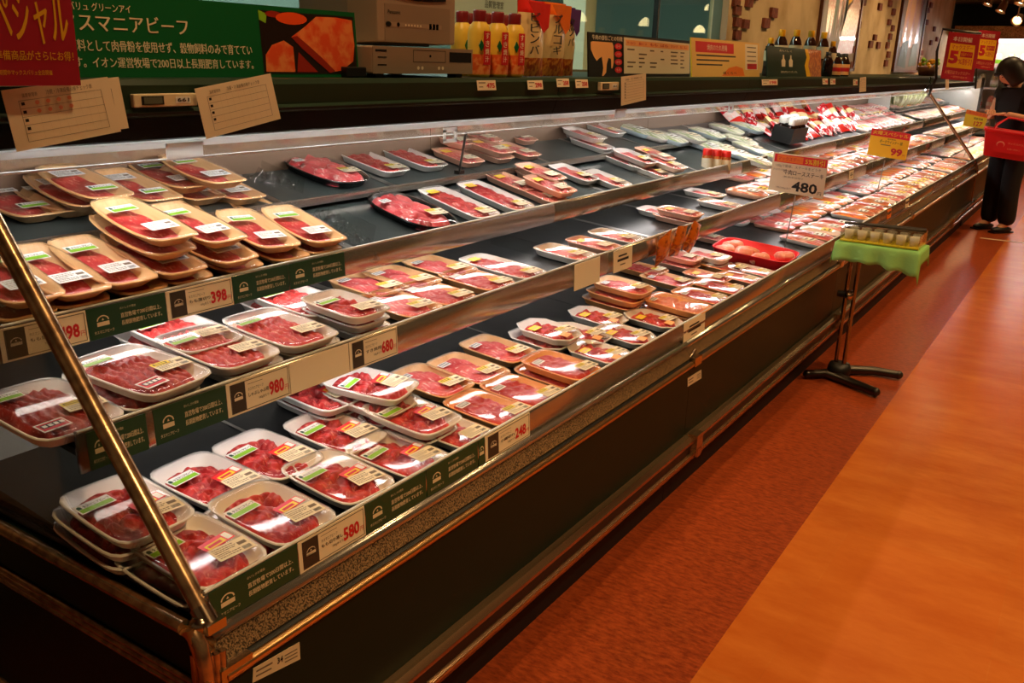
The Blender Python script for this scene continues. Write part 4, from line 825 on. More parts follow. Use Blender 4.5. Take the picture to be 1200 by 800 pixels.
# dark red hanging banner
XR = -1.46; mb = MB(); c = [onx(-70, 97, XR), onx(95, 100, XR), onx(89, -90, XR), onx(-76, -90, XR)]
zb, ztp = c[1].z, c[1].z+.40
s = Sheet(mb, (XR, c[0].y, zb), (XR, c[1].y, zb), (XR-.004, c[1].y, ztp), (XR-.004, c[0].y, ztp), t=.003, front='banner_red')
gu = lambda px: (onx(px, 50, XR).y-c[0].y)/(c[1].y-c[0].y); gv = lambda py: (onx(60, py, XR).z-zb)/(ztp-zb)
s.text('スペシャル', gu(-28), gv(52), gu(82), gv(-8), 'banner_yellow', bold=.05); s.text('準備商品がさらにお得！', gu(-8), gv(71), gu(84), gv(60), 'banner_yellow', bold=.01); s.text('期間中マックスバリュ全店開催', gu(-6), gv(88), gu(57), gv(82), 'banner_yellow')
tag(mb.build('hanging_banner'), 'dark red sale banner with yellow lettering at the near end of the ledge', 'banner')
# paper record sheets hung on the fascia
XP = -1.492
def paper(corners, label, seed, rows=5):
    mb = MB(); s = px_sheet(mb, corners, 'x', XP+.004*seed, t=.001, front='paper'); s.frame(.12, .12, .90, .80, .004, .006, 'grey_line')
    for k in range(1, rows): s.rect(.12, .12+.68*k/rows, .90, .125+.68*k/rows, 'grey_line')
    for k in range(1, 9): s.rect(.2+.078*k, .12, .202+.078*k, .80, 'paper_shade', .0003)
    r = random.Random(seed)
    s.text('温度管理表', .16, .845, .30, .91, 'grey_line'); s.text('冷蔵・冷凍設備点検チェック表', .38, .84, .82, .92, 'grey_line')
    for k in range(rows-1): s.rect(.14, .74-.68*k/rows*1.0-.02, .17, .77-.68*k/rows, 'ink')
    if seed in (1, 2):
        for i in range(4):
            for j in range(2): s.disc(.28+.10*i, .74-.14*j, .02, .035, 'pale_red_print', .0008, 10)
    return mb.build('record_sheet')
g = 'record sheets hung on the ledge front'
tag(paper([(33, 168), (151, 150), (139, 90), (14, 106)], 'x', 0), 'cream record sheet tucked behind another, at the near end of the ledge front', 'paper sheet', g)
tag(paper([(20, 178), (142, 154), (126, 90), (1, 106)], 'x', 1), 'cream record sheet with red stamps in front, at the near end of the ledge front', 'paper sheet', g)
tag(paper([(242, 163), (329, 139), (317, 86), (228, 104)], 'x', 3), 'tilted cream record sheet below the roast beef photograph', 'paper sheet', g)
tag(paper([(728, 124), (757, 117), (757, 86), (728, 90)], 'x', 4, 7), 'small cream record sheet hung below the menu boards', 'paper sheet', g)
tag(paper([(1007, 108), (1015, 107), (1015, 90), (1008, 91)], 'x', 5, 4), 'narrow cream record sheet on the far ledge front', 'paper sheet', g)
tag(paper([(1108, 105), (1112, 105), (1112, 93), (1108, 93)], 'x', 6, 4), 'farthest narrow cream sheet, on the ledge front below the red signs', 'paper sheet', g)
# thermometers and little price tags
mat('lcd', (92, 96, 80), .3)
def thermo(px0, px1, py0, py1, label):
    mb = MB(); a, b_ = onx(px0, py1, -1.494), onx(px1, py0, -1.494); T = thing('thermometer', label, 'thermometer', (-1.498, (a.y+b_.y)/2, (a.z+b_.z)/2), group='thermometers on the ledge front')
    w_, h_ = b_.y-a.y, b_.z-a.z; mb.box((0, 0, 0), (.012, w_, h_), 'paper_shade'); bevel(mb.build('housing', T), .002)
    mb = MB(); mb.box((.0065, -w_*.22, 0), (.002, w_*.34, h_*.66), 'black'); mb.box((.0072, -w_*.22, 0), (.002, w_*.28, h_*.5), 'lcd'); mb.build('display', T)
    mb = MB(); s = Sheet(mb, (.0066, w_*.14, -h_*.25), (.0066, w_*.38, -h_*.25), (.0066, w_*.38, h_*.25), (.0066, w_*.14, h_*.25), t=.0006, front='white'); s.text('661', .1, .2, .9, .8, 'ink', bold=.02); mb.build('name_tag', T)
thermo(157, 230, 109, 126, 'pale thermometer with dark display between the record sheets'); thermo(703, 725, 96, 106, 'small pale thermometer below the menu board')
def tagp(px0, px1, py0, py1, txt, label):
    a, b_ = onx(px0, py1, -1.4975), onx(px1, py0, -1.4975); mb = MB(); s = Sheet(mb, (-1.4975, a.y, a.z), (-1.4975, b_.y, a.z), (-1.502, b_.y, b_.z), (-1.502, a.y, b_.z), t=.001, front='cream')
    s.text(txt, .48, .2, .92, .72, 'red_print', bold=.03); s.rect(.08, .7, .44, .8, 'grey_line'); s.rect(.08, .3, .3, .38, 'grey_line'); tag(mb.build('price_tag'), label, 'price tag', 'small price tags on the ledge front')
tagp(560, 582, 94, 106, '475', 'small price tag reading 475 under the yellow sauce bottles'); tagp(619, 637, 94, 105, '298', 'small price tag under the first tall pouch'); tagp(653, 668, 92, 102, '258', 'small price tag under the second tall pouch'); tagp(675, 690, 93, 103, '258', 'small price tag beside the thermometer below the menu board')
tagp(893, 912, 93, 100, '198', 'wide price tag under the green sign with yellow-capped bottles'); tagp(964, 971, 92, 99, '98', 'first of two tiny tags under the dark sauce bottles'); tagp(973, 980, 92, 99, '98', 'second of two tiny tags under the dark sauce bottles'); tagp(1000, 1006, 93, 100, '88', 'tiny tag beside the narrow record sheet')
# white clips on the visor edge
for k, (px, py) in enumerate(((214, 173), (526, 150), (725, 131), (856, 122))):
    q = onx(px, py, -1.535); mb = MB()
    if k % 2: mb.box((-.002, 0, 0), (.003, .06, .012), 'opal'); mb.box((-.002, 0, -.03), (.003, .06, .01), 'opal'); mb.box((-.002, -.025, -.015), (.003, .01, .03), 'opal'); mb.box((-.002, .025, -.015), (.003, .01, .03), 'opal')
    else: mb.box((0, 0, 0), (.003, .085, .03), 'opal'); mb.box((.002, 0, .012), (.006, .085, .006), 'opal')
    o = mb.build('card_clip', loc=(-1.5285, q.y, q.z-.004)); tag(o, ['white card clip on the lamp rail above the tan trays', 'white open card clip at the visor support rod', 'white card clip on the rail below the thermometer', 'white card clip on the rail below the yellow board'][k], 'clip', 'white card clips on the lamp rail')
# television on a video player
a, b_ = onx(437, 90, -1.56), onx(553, 89, -1.56); y0, y1 = a.y, b_.y; w_ = y1-y0
T = thing('video_player', 'grey-brown video player under the television on the ledge', 'video player', (-1.56, (y0+y1)/2, LZ))
mb = MB(); mb.box((-.14, 0, .043), (.28, w_, .066), 'tv_grey'); bevel(mb.build('case', T), .004)
mb = MB(); [mb.box((x, y, .005), (.03, .03, .010), 'black') for x in (-.03, -.25) for y in (-w_*.4, w_*.4)]; mb.build('foot', T)
s_ = lambda: Sheet(mb, (.0012, -w_/2, .010), (.0012, w_/2, .010), (.0012, w_/2, .076), (.0012, -w_/2, .076), t=.001, front='tv_panel')
mb = MB(); s = s_(); s.frame(.37, .44, .70, .90, .004, .02, 'tv_dark'); s.disc(.54, .68, .01, .05, 'tv_dark'); s.rect(.74, .46, .985, .86, 'tv_dark'); s.rect(.02, .80, .12, .88, 'tv_dark'); s.rect(.04, .3, .12, .34, 'tv_dark'); s.rect(.04, .58, .12, .62, 'tv_dark')
for u in (.42, .46, .63, .67): s.disc(u, .22, .012, .07, 'cream')
mb.build('front_panel', T)
a, b_ = onx(443, 60, -1.58), onx(533, 60, -1.58); tw = b_.y-a.y; ty = (a.y+b_.y)/2; tz = LZ+.0785
T = thing('television', 'grey-brown tube television standing on the video player', 'television', (-1.58, ty, tz))
mb = MB(); hh = .33
mb.add([(0, -tw/2, .008), (0, tw/2, .008), (0, tw/2, hh), (0, -tw/2, hh), (-.10, -tw/2, .004), (-.10, tw/2, .004), (-.10, tw/2, hh), (-.10, -tw/2, hh), (-.32, -tw*.36, .03), (-.32, tw*.36, .03), (-.32, tw*.36, hh*.8), (-.32, -tw*.36, hh*.8)],
       [(0, 1, 2, 3), (4, 0, 3, 7), (1, 5, 6, 2), (3, 2, 6, 7), (0, 4, 5, 1), (8, 4, 7, 11), (5, 9, 10, 6), (7, 6, 10, 11), (4, 8, 9, 5), (11, 10, 9, 8)], 'tv_grey'); mb.box((-.15, 0, .004), (.2, tw*.7, .007), 'tv_grey'); bevel(mb.build('cabinet', T), .006)
mb = MB(); n = 12; vs = [(.002+.012*math.sin(math.pi*i/n)*math.sin(math.pi*j/n), -tw*.36+tw*.72*i/n*(1)+(.0), .118+.19*j/n-.006*math.sin(math.pi*i/n)) for i in range(n+1) for j in range(n+1)]
mb.add(vs, [(i*(n+1)+j, (i+1)*(n+1)+j, (i+1)*(n+1)+j+1, i*(n+1)+j+1) for i in range(n) for j in range(n)], 'tv_dark', True); mb.build('screen', T)
mb = MB(); s = Sheet(mb, (.0015, -tw*.42, .01), (.0015, tw*.42, .01), (.0015, tw*.42, .10), (.0015, -tw*.42, .10), t=.0012, front='tv_panel'); s.text('Panasonic', .04, .74, .22, .84, 'tv_dark', bold=.01)
s.rect(.02, .40, .86, .52, 'tv_grey'); s.disc(.05, .46, .04, .07, 'dark_steel'); s.disc(.19, .46, .022, .06, 'tv_dark'); [s.disc(.30+.045*k, .46, .012, .03, 'cream') for k in range(6)]; [s.rect(.66+.055*k, .38, .70+.055*k, .54, 'tv_dark') for k in range(3)]; mb.build('control_panel', T)
# small black box beside the television
q = onx(432, 62, -1.70); mb = MB(); mb.box((0, 0, .012), (.08, .07, .024), 'black'); o = mb.build('remote_box', loc=(-1.62, y0-.035, LZ+.0005)); bevel(o, .003); tag(o, 'small black box on the ledge between the photograph board and the television', 'box')
# yellow sauce bottles
def sauce_proto():
    b1 = MB(); b1.lathe([(0, 0), (.029, 0), (.033, .006), (.034, .02), (.034, .12), (.030, .140), (.016, .158), (.015, .165), (0, .165)], (0, 0, 0), 'bottle_yellow', 20); b1.lathe([(.0335, .008), (.0345, .02), (.0345, .055), (.034, .064)], (0, 0, 0), 'bottle_orange', 20)
    b2 = MB(); b2.lathe([(.0185, .148), (.0195, .152), (.0195, .182), (.017, .186), (0, .186)], (0, 0, 0), 'cap_red', 18)
    b3 = MB(); s = Sheet(b3, (.0352, -.011, .035), (.0352, .013, .035), (.0352, .013, .128), (.0352, -.011, .128), t=.002, front='red_print')
    for k, ch in enumerate('すき焼汁'): s.text(ch, .2, .77-.23*k, .8, .95-.23*k, 'cream', bold=.04)
    s2 = Sheet(b3, (.0348, -.030, .088), (.0348, -.020, .072), (.0348, -.010, .088), (.0348, -.020, .104), t=.002, front='board_green')
    return b1.mesh('bottle'), b2.mesh('cap'), b3.mesh('label')
SB = sauce_proto()
for k, (px, xx) in enumerate(((541, -1.70), (551, -1.76), (561, -1.595), (582, -1.595), (601.5, -1.595), (571, -1.69), (592, -1.69))):
    q = onx(px, 80, xx); T = thing('sauce_bottle', ['yellow sauce bottle with red cap, in the back row by the television', 'yellow sauce bottle with red cap, deepest behind the television edge', 'yellow sauce bottle with red cap, first of the front three', 'yellow sauce bottle with red cap, middle of the front three', 'yellow sauce bottle with red cap, last of the front three, by the pouches', 'yellow sauce bottle showing between the first two front bottles', 'yellow sauce bottle showing between the last two front bottles'][k], 'bottle', (xx, q.y, LZ+.0005), (0, 0, -.25 if k > 1 else 0), 'yellow sauce bottles on the ledge')
    for nm, me in zip(('bottle', 'cap', 'label'), SB): part(nm, me, T)
# tall pouches
for k, (pa, pb, ptop, xx, mats, tx, lab) in enumerate(((612, 643, 0, -1.59, ['pouch_food', 'pouch_cream', 'pouch_cream', 'pouch_cream', 'pouch_red'], 'ビビンバ', 'tall cream pouch with red top and black lettering, next to the yellow bottles'), (640, 667, 3, -1.615, ['pouch_food', 'pouch_cream', 'pouch_cream', 'pouch_cream', 'pouch_orange'], 'プルコギ', 'tall cream pouch with orange top, middle of the three pouches'), (659, 678, 8, -1.645, ['pouch_food', 'pouch_cream', 'pouch_cream', 'pouch_purple'], 'クッパ', 'tall cream pouch with purple top, partly behind the middle pouch'))):
    a, b_ = onx(pa, 88, xx), onx(pb, 88, xx); w_ = b_.y-a.y; h_ = onx((pa+pb)/2, ptop, xx).z-LZ
    tx_ = [([(.12, .97), (.97, .97), (.92, .66), (.74, .58)], 0, 0, 0, 0, mats[-1])]+[(c_, .24, .72-.14*i, .58, .84-.14*i, 'ink') for i, c_ in enumerate(tx)]
    mb = pouch_mesh(w_, h_, .05, mats, 30+k, tx_); o = mb.build('food_pouch', loc=(xx-.026, (a.y+b_.y)/2, LZ+.0008)); tag(o, lab, 'pouch', 'tall pouches on the ledge')
# menu board: black cow panel and white price chart
XM = -1.60; ya, yb, yc = onx(690, 88, XM).y, onx(731, 88, XM).y, onx(808, 86, XM).y; zt = onx(690, 37, XM).z-LZ
T = thing('menu_board', 'black beef cut chart with a pale cow and a white price list', 'sign board', (XM, ya, LZ)); mb = MB()
s = Sheet(mb, (0, 0, 0), (0, yc-ya, 0), (-.012, yc-ya, zt*.98), (-.012, 0, zt), t=.005, front='black'); f_ = (yb-ya)/(yc-ya)
s.text('牛肉の部位ごとの特徴', .03, .84, f_*.96, .95, 'cream', bold=.04)
cow = [(.06, .78), (.12, .80), (.30, .80), (.66, .80), (.70, .72), (.70, .34), (.66, .2), (.63, .2), (.62, .42), (.55, .44), (.50, .30), (.48, .10), (.40, .02), (.36, .02), (.40, .20), (.36, .46), (.28, .42), (.22, .36), (.14, .46), (.06, .62)]
s.poly([(u*f_, v) for u, v in cow], 'sticker_orange', .0006); [s.disc(f_*.84, .72-.185*k, f_*.11, .075, 'red_bright', .0008) for k in range(4)]; [s.text(t, f_*.78, .69-.185*k, f_*.90, .75-.185*k, 'cream', .0011) for k, t in enumerate(('ロース', 'バラ', 'かた', 'もも'))]; mb.build('cow_panel', T)
mb = MB(); s = Sheet(mb, (.002, yb-ya, .012), (.002, yc-ya-.004, .012), (-.009, yc-ya-.004, zt*.90), (-.009, yb-ya, zt*.94), t=.002, front='paper'); s.rect(.02, .78, .98, .94, 'sticker_orange')
for k, t in enumerate(('サーロイン', '肩ロース', 'もも', 'ばら', 'ランプ', 'ヒレ')): s.text(t, .04+.16*k, .82, .15+.16*k, .90, 'red_print', bold=.03)
r = random.Random(5)
for i in range(6):
    for j in range(5):
        if r.random() < .75: s.rect(.04+.16*i, .66-.12*j, .04+.16*i+r.uniform(.04, .12), .70-.12*j, 'grey_line')
mb.build('price_list', T)
mb, s = ledge_sheet(811, 890, 47, -1.60, 'sticker_yellow', .006); s.rect(0, 0, 1, 1, 'pale_gold', .0003); s.rect(.05, .64, .58, .92, 'red_print'); s.text('焼肉のたれ売場', .2, .70, .48, .86, 'cream'); s.rect(.76, .2, .97, .95, 'cream', .0004)
for k in range(5): s.rect(.79, .84-.13*k, .94, .87-.13*k, 'grey_line', .0007)
s.rect(.79, .22, .95, .38, 'red_print', .0007)
for k in range(3): s.rect(.06, .54-.12*k, .06+.55-.1*k, .58-.12*k, 'card_brown')
s.poly([(.40, .02), (.5, .24), (.62, .30), (.72, .24), (.75, .02)], 'orange'); s.text('味くらべ', .42, .06, .62, .14, 'ink')
tag(mb.build('sign_board'), 'yellow and orange board with a red heading, beside the beef chart', 'sign board')
# green sign with yellow-capped bottles behind
mb, s = ledge_sheet(899, 962, 56, -1.60, 'fascia_green', .006); s.text('おいしく', .20, .84, .42, .92, 'cream'); s.text('焼肉のたれ', .22, .12, .52, .20, 'cream')
for u in (.27, .40): s.poly([(u-.03, .34), (u+.03, .34), (u+.035, .55), (u+.012, .62), (u+.012, .74), (u-.012, .74), (u-.012, .62), (u-.035, .55)], 'cream')
s.poly([(.70, 0), (.66, .4), (.70, .7), (.66, 1), (1, 1), (1, 0)], 'pouch_food'); s.poly([(.70, 0), (.66, .4), (.70, .7), (.66, 1), (.72, 1), (.76, .7), (.73, .4), (.78, 0)], 'yellow', .0007)
tag(mb.build('sign_board'), 'dark green sign with two small bottle shapes, in front of yellow-capped bottles', 'sign board')
def amber():
    b1 = MB(); b1.lathe([(0, 0), (.036, 0), (.038, .005), (.038, .15), (.030, .175), (.016, .195), (.015, .205), (0, .205)], (0, 0, 0), 'brown_glass', 18)
    b2 = MB(); b2.lathe([(.018, .193), (.019, .196), (.019, .222), (.017, .226), (0, .226)], (0, 0, 0), 'cap_yellow', 16); b3 = MB(); b3.lathe([(.0383, .09), (.0387, .095), (.0387, .145), (.0383, .15)], (0, 0, 0), 'paper_shade', 18)
    return b1.mesh('bottle'), b2.mesh('cap'), b3.mesh('label_band')
AB = amber()
for k, (px, py, xx) in enumerate(((900, 44, -1.68), (912, 34, -1.68), (929, 34, -1.68), (946, 35, -1.68), (961, 37, -1.68), (973, 48, -1.63))):
    q = onx(px, 80, xx); z = onx(px, py, xx).z-LZ; sc = min(1.0, z/.226) if k in (0, 5) else z/.226; T = thing('sauce_bottle', ['smaller amber bottle with yellow cap before the row behind the green sign', 'amber bottle with yellow cap, first of four standing behind the green sign', 'amber bottle with yellow cap, second of four standing behind the green sign', 'amber bottle with yellow cap, third of four standing behind the green sign', 'amber bottle with yellow cap, last of four standing behind the green sign', 'slim amber bottle with yellow cap beside the dark sauce bottles'][k], 'bottle', (xx, q.y, LZ+.0005), group='yellow-capped amber bottles'); T.scale = (1, 1, sc) if k not in (0, 5) else (.8, .8, sc)
    for nm, me in zip(('bottle', 'cap', 'label_band'), AB): part(nm, me, T)
for k, (px, xx) in enumerate(((969, -1.60), (979, -1.60), (989, -1.62), (984, -1.70))):
    q = onx(px, 80, xx); T = thing('dark_bottle', ['dark sauce bottle right beside the green sign', 'dark sauce bottle with a red and white label, beside the green sign', 'last dark sauce bottle of the row by the green sign', 'dark sauce bottle behind the row by the green sign'][k], 'bottle', (xx, q.y, LZ+.0005), group='dark sauce bottles on the ledge')
    b1 = MB(); b1.lathe([(0, 0), (.034, 0), (.036, .005), (.036, .09), (.022, .12), (.016, .13), (0, .13)], (0, 0, 0), 'glass_dark', 16); b1.build('bottle', T); b1 = MB(); b1.lathe([(.018, .128), (.018, .15), (0, .15)], (0, 0, 0), 'black', 14); b1.build('cap', T)
    if k in (1, 2): b1 = MB(); b1.lathe([(.0363, .01), (.0368, .015), (.0368, .075), (.0363, .08)], (0, 0, 0), 'sticker_orange', 16); b1.lathe([(.0366, .03), (.0371, .035), (.0371, .055), (.0366, .06)], (0, 0, 0), 'red_print', 16); b1.build('label_band', T)
# flower pot at the far end of the ledge
q = onx(1086, 88, -1.75); T = thing('flower_pot', 'small basket of yellow flowers at the far end of the ledge', 'flower pot', (-1.75, q.y, LZ+.0005)); b1 = MB(); b1.lathe([(0, 0), (.08, 0), (.11, .09), (.10, .09), (.09, .07), (0, .07)], (0, 0, 0), 'wood_frame', 14); b1.build('basket', T)
b1 = MB(); r = random.Random(3)
for k in range(26): b1.ball((r.uniform(-.1, .1), r.uniform(-.1, .1), r.uniform(.09, .17)), r.uniform(.012, .024), 'cap_yellow' if k % 2 else 'lime', 8)
o = b1.build('flowers', T)
# pictures on the wall
def picture(pa, pb, pbot, label, kind):
    y0, y1 = onx(pa, 60, WX).y, onx(pb, 60, WX).y; z0, z1 = 1.40, 2.45; mb = MB(); T = thing('framed_poster', label, 'picture', (WX+.012, (y0+y1)/2, z0), group='tall posters on the plaster wall')
    w_ = y1-y0; h_ = z1-z0
    mb.box((.004, -w_/2, h_/2), (.03, .05, h_), 'wood_frame'); mb.box((.004, w_/2, h_/2), (.03, .05, h_), 'wood_frame'); mb.box((.004, 0, h_), (.03, w_+.05, .05), 'wood_frame'); mb.box((.004, 0, 0), (.03, w_+.05, .03), 'wood_frame'); mb.build('frame', T)
    mb = MB(); s = Sheet(mb, (.006, -w_/2, .01), (.006, w_/2, .01), (.006, w_/2, h_), (.006, -w_/2, h_), t=.004, front='poster_ground'); r = random.Random(kind)
    if kind == 1:
        for k in range(9):
            u = .1+.09*k; s.poly([(u, .9), (u+.07, 1), (u+.16, .9), (u+.10-.02*k, .30), (u+.05, .25)], ['pack_ham', 'pack_bacon', 'poster_green'][k % 3], .0005+.0003*k)
        s.poly([(.45, .10), (.9, .14), (.98, .55), (.86, .68), (.62, .5)], 'pack_ham', .004); s.poly([(.62, .55), (.72, .6), (.70, .8), (.6, .75)], 'yellow', .0045)
    else:
        for k in range(8): u = .12+.08*k; s.poly([(u, .25), (u+.14, .28), (u+.26-.02*k, .9), (u+.1, .95)], ['poster_cream', 'pack_ham', 'poster_cream'][k % 3], .0005+.0003*k)
        s.poly([(.1, .05), (.45, .02), (.42, .34), (.2, .3)], 'poster_green', .004); s.poly([(.55, .04), (.9, .06), (.85, .33), (.62, .3)], 'poster_green', .004)
    mb.build('print', T)
mat('poster_ground', (120, 96, 70), .5); mat('poster_green', (70, 84, 54), .5); mat('poster_cream', (226, 176, 130), .5)
picture(955, 1000, 80, 'tall dark-framed poster of pink meat, above the amber bottles', 1); picture(1048, 1076, 86, 'tall framed poster of pale meat strips and green leaves, farther along the wall', 2)
# notice stuck on the window above the sauce bottles
XN = WX+.012; mb = MB(); a, b_ = onx(528, 24, XN), onx(611, 24, XN); s = Sheet(mb, (XN, a.y, 1.38), (XN, b_.y, 1.38), (XN, b_.y, 1.72), (XN, a.y, 1.72), t=.002, front='window_notice')
s.text('品質管理室', .45, onx(560, 6, XN).z/.34-1.38/.34-.02, .72, onx(560, 2, XN).z/.34-1.38/.34+.03, 'ink'); s.text('関係者以外立入禁止', .72, .50, .96, .54, 'ink'); tag(mb.build('window_notice'), 'pale green notice on the window above the yellow sauce bottles', 'notice')
# ================================================================== signs on rods, tasting stand, lamps, far fridge, woman
def rod_sign(rod_top, rod_bot, tier, corners, draw, label, front, y=None):
    q, _ = seat(rod_bot[0], rod_bot[1], tier, -.9); yy = y or q.y
    T = thing('price_sign', label, 'price sign', (q.x, yy, q.z)); inv = Matrix.Translation((-q.x, -yy, -q.z))
    mb = MB(); s = px_sheet(mb, corners, 'y', yy, t=.003, front=front); draw(s); o = mb.build('sign_panel', T); o.matrix_parent_inverse = inv
    top = ony(*rod_top, yy+.006); mb = MB(); mb.tube([(q.x, yy+.006, q.z+.003), (top.x, yy+.006, top.z)], .0028, 'steel', 8); mb.lathe([(0, 0), (.03, 0), (.03, .004), (0, .006)], (q.x, yy+.006, q.z+.003), 'steel', 14); o = mb.build('rod', T); o.matrix_parent_inverse = inv
def d480(s):
    s.rect(.03, .76, .99, .97, 'red_bright'); s.rect(.08, .78, .56, .95, 'orange', .0008); s.text('マックスデー', .10, .81, .50, .92, 'red_print', .0012, .02); s.text('5%割引', .60, .79, .95, .94, 'sticker_yellow', .0012, .03)
    s.text('100gで簡単、ステーキをどうぞ', .08, .63, .90, .72, 'grey_line'); s.text('オーストラリア産', .04, .54, .24, .60, 'ink'); s.text('牛肉ロースステーキ', .24, .47, .96, .60, 'ink', bold=.03); s.text('(解凍)本日限り', .24, .38, .60, .43, 'grey_line')
    s.text('480', .42, .07, .88, .33, 'ink', bold=.028); s.text('円', .89, .06, .96, .15, 'ink'); s.text('1枚(200g)当り', .14, .08, .41, .14, 'grey_line')
rod_sign((932, 229), (919, 291), 0, [(900, 222), (964, 233), (971, 186), (907, 178)], d480, 'cream price sign reading 480 on a thin rod above the red tray', 'paper')
def d99(s):
    s.rect(0, .74, 1, 1, 'red_bright'); s.text('火曜スペシャル', .05, .80, .95, .95, 'sticker_yellow', .0012, .03); s.text('ポークウインナー 袋', .26, .52, .84, .64, 'ink', bold=.03); s.text('国産豚肉', .45, .66, .65, .71, 'ink'); s.rect(.3, .44, .55, .47, 'grey_line'); s.text('99', .58, .10, .88, .38, 'red_print', bold=.04); s.text('円', .89, .10, .96, .2, 'red_print')
rod_sign((1037, 188), (1027, 228), 0, [(1016, 181), (1061, 188), (1068, 157), (1022, 150)], d99, 'yellow price sign reading 99 on a thin rod', 'yellow')
def d127(s):
    s.rect(0, .74, 1, 1, 'orange'); s.text('スペシャル', .1, .79, .9, .95, 'red_print', .0012, .03); s.text('国産若鶏', .42, .50, .82, .64, 'ink', bold=.03); s.text('127', .48, .10, .86, .40, 'red_print', bold=.03)
rod_sign((1140, 151), (1131, 186), 0, [(1128, 147), (1153, 151), (1159, 134), (1133, 128)], d127, 'small yellow price sign reading 127 beside the woman', 'sticker_yellow', y=9.75)
# red five per cent signs on a dark pole clamped to the case
def d5(s, full=True):
    s.text('本日開催', .18, .82, .78, .92, 'cream', bold=.03); s.rect(.12, .26, .90, .77, 'yellow', .0006); s.text('マックスデー', .18, .65, .84, .75, 'red_print', .001, .03); s.text('5', .14, .34, .44, .62, 'red_print', .001, .06); s.rect(.48, .50, .86, .62, 'red_print', .001); s.text('全品ポイント', .50, .525, .84, .60, 'yellow', .0014, .02); s.text('%割引', .46, .34, .86, .47, 'red_print', .001, .03); s.text('火曜日はマックスデー', .10, .12, .88, .20, 'sticker_orange'); s.text('一部除外品あり', .3, .05, .8, .09, 'sticker_orange')
YS = 9.30; base = ony(1092, 109, YS)
T = thing('sign_pole', 'dark pole at the far slanted post holding a red five per cent sign', 'sign', base); inv = Matrix.Translation(-base)
mb = MB(); mb.tube([ony(1088, 111, YS+.01), ony(1097, 92, YS+.01), ony(1098, 60, YS+.01), ony(1105, 34, YS+.01), ony(1150, 39, YS+.01)], .012, 'dark_steel', 8); o = mb.build('pole', T); o.matrix_parent_inverse = inv
mb = MB(); s = px_sheet(mb, [(1102, 92), (1140, 96), (1149, 41), (1112, 37)], 'y', YS, t=.004, front='red_sign'); d5(s); o = mb.build('sign_panel', T); o.matrix_parent_inverse = inv
YS2 = 11.2; base = ony(1152, 84, YS2); T = thing('sign_pole', 'second red five per cent sign farther off, partly behind the first', 'sign', base); inv = Matrix.Translation(-base)
mb = MB(); mb.tube([ony(1143, 104, YS2+.01), ony(1147, 36, YS2+.01), ony(1172, 38, YS2+.01)], .010, 'dark_steel', 8); o = mb.build('pole', T); o.matrix_parent_inverse = inv
mb = MB(); s = px_sheet(mb, [(1141, 80), (1164, 83), (1173, 37), (1147, 35)], 'y', YS2, t=.004, front='red_sign'); d5(s); o = mb.build('sign_panel', T); o.matrix_parent_inverse = inv
# tasting stand
b0 = onz(983, 433, .05); B = Vector((b0.x, b0.y, 0))
T = thing('tasting_stand', 'chrome tasting stand with twin poles and forked foot beside the meat case', 'stand', B)
mb = MB(); z = .028
def foot_pt(px, py): q = onz(px, py, z); return Vector((q.x-B.x, q.y-B.y, z))
fl, fr, jt, tl_ = foot_pt(1026, 459), foot_pt(1053, 439), foot_pt(990, 433), foot_pt(946, 438)
mb.tube([tl_, (tl_+jt)/2+Vector((.01, -.02, 0)), fl], [.020, .024, .020], 'dark_steel', 12); mb.tube([jt, jt*.5+fr*.5+Vector((0, .03, 0)), fr], [.024, .022, .019], 'dark_steel', 12); [mb.ball(q, .021, 'dark_steel') for q in (tl_, fl, fr)]; mb.build('foot', T)
mb = MB(); mb.lathe([(0, .03), (.055, .03), (.055, .06), (.045, .085), (0, .085)], (0, 0, 0), 'black', 14); mb.build('collar', T)
ztop = .672
for dy in (-.02, .02):
    mb = MB(); mb.tube([(dy, -dy*.4, .08), (dy, -dy*.4, ztop-.02)], .0095, 'pole_metal', 10); mb.build('pole', T)
mb = MB(); mb.ball((0, 0, ztop*.62), (.022, .04, .022), 'chrome'); mb.tube([(-.02, 0, ztop*.62), (-.055, 0, ztop*.62)], .016, 'black', 10); mb.build('clamp_knob', T)
cx, cy = .105, .0; TW, TD = .35, .20
mb = MB(); mb.box((cx, cy, ztop-.01), (TW, TD, .016), 'steel'); bevel(mb.build('plate', T), .003)
# green cloth: flat top and hanging sides
mb = MB(); nu, nv = 34, 22; vs = []
cw, cdp = TW/2+.006, TD/2+.006
for i in range(nu+1):
    for j in range(nv+1):
        u, v = -1+2*i/nu, -1+2*j/nv; x, y, zz = u*1.32*cw, v*1.75*cdp, 0
        ox, oy = max(0, abs(x)-cw), max(0, abs(y)-cdp)
        hang = math.hypot(ox, oy)
        if ox: x = math.copysign(cw+.10*ox, x)
        if oy: y = math.copysign(cdp+.16*oy, y)
        dip = .06*max(0, u-.25) if v < -.5 else 0
        zz = -hang*(1.0+(.5 if (v < 0 and oy) else 0)*max(0, u)) + (.006*math.sin(i*1.1)*hang/.1 if hang else 0)
        if oy: y += .012*math.sin(i*.8)*min(1, oy/.08)
        vs.append((x, y, zz))
mb.add(vs, [(i*(nv+1)+j, (i+1)*(nv+1)+j, (i+1)*(nv+1)+j+1, i*(nv+1)+j+1) for i in range(nu) for j in range(nv)], 'cloth_green', True)
o = mb.build('cloth', loc=B+Vector((cx, cy, ztop+.003))); sd = o.modifiers.new('thick', 'SOLIDIFY'); sd.thickness = .002; tag(o, 'light green cloth draped over the tasting stand', 'cloth')
zc = ztop+.007
T = thing('sample_case', 'clear sample case of small cups on the green cloth', 'sample case', B+Vector((cx, cy, zc))); mb = MB(); mb.box((0, 0, .003), (.33, .18, .006), 'sticker_yellow')
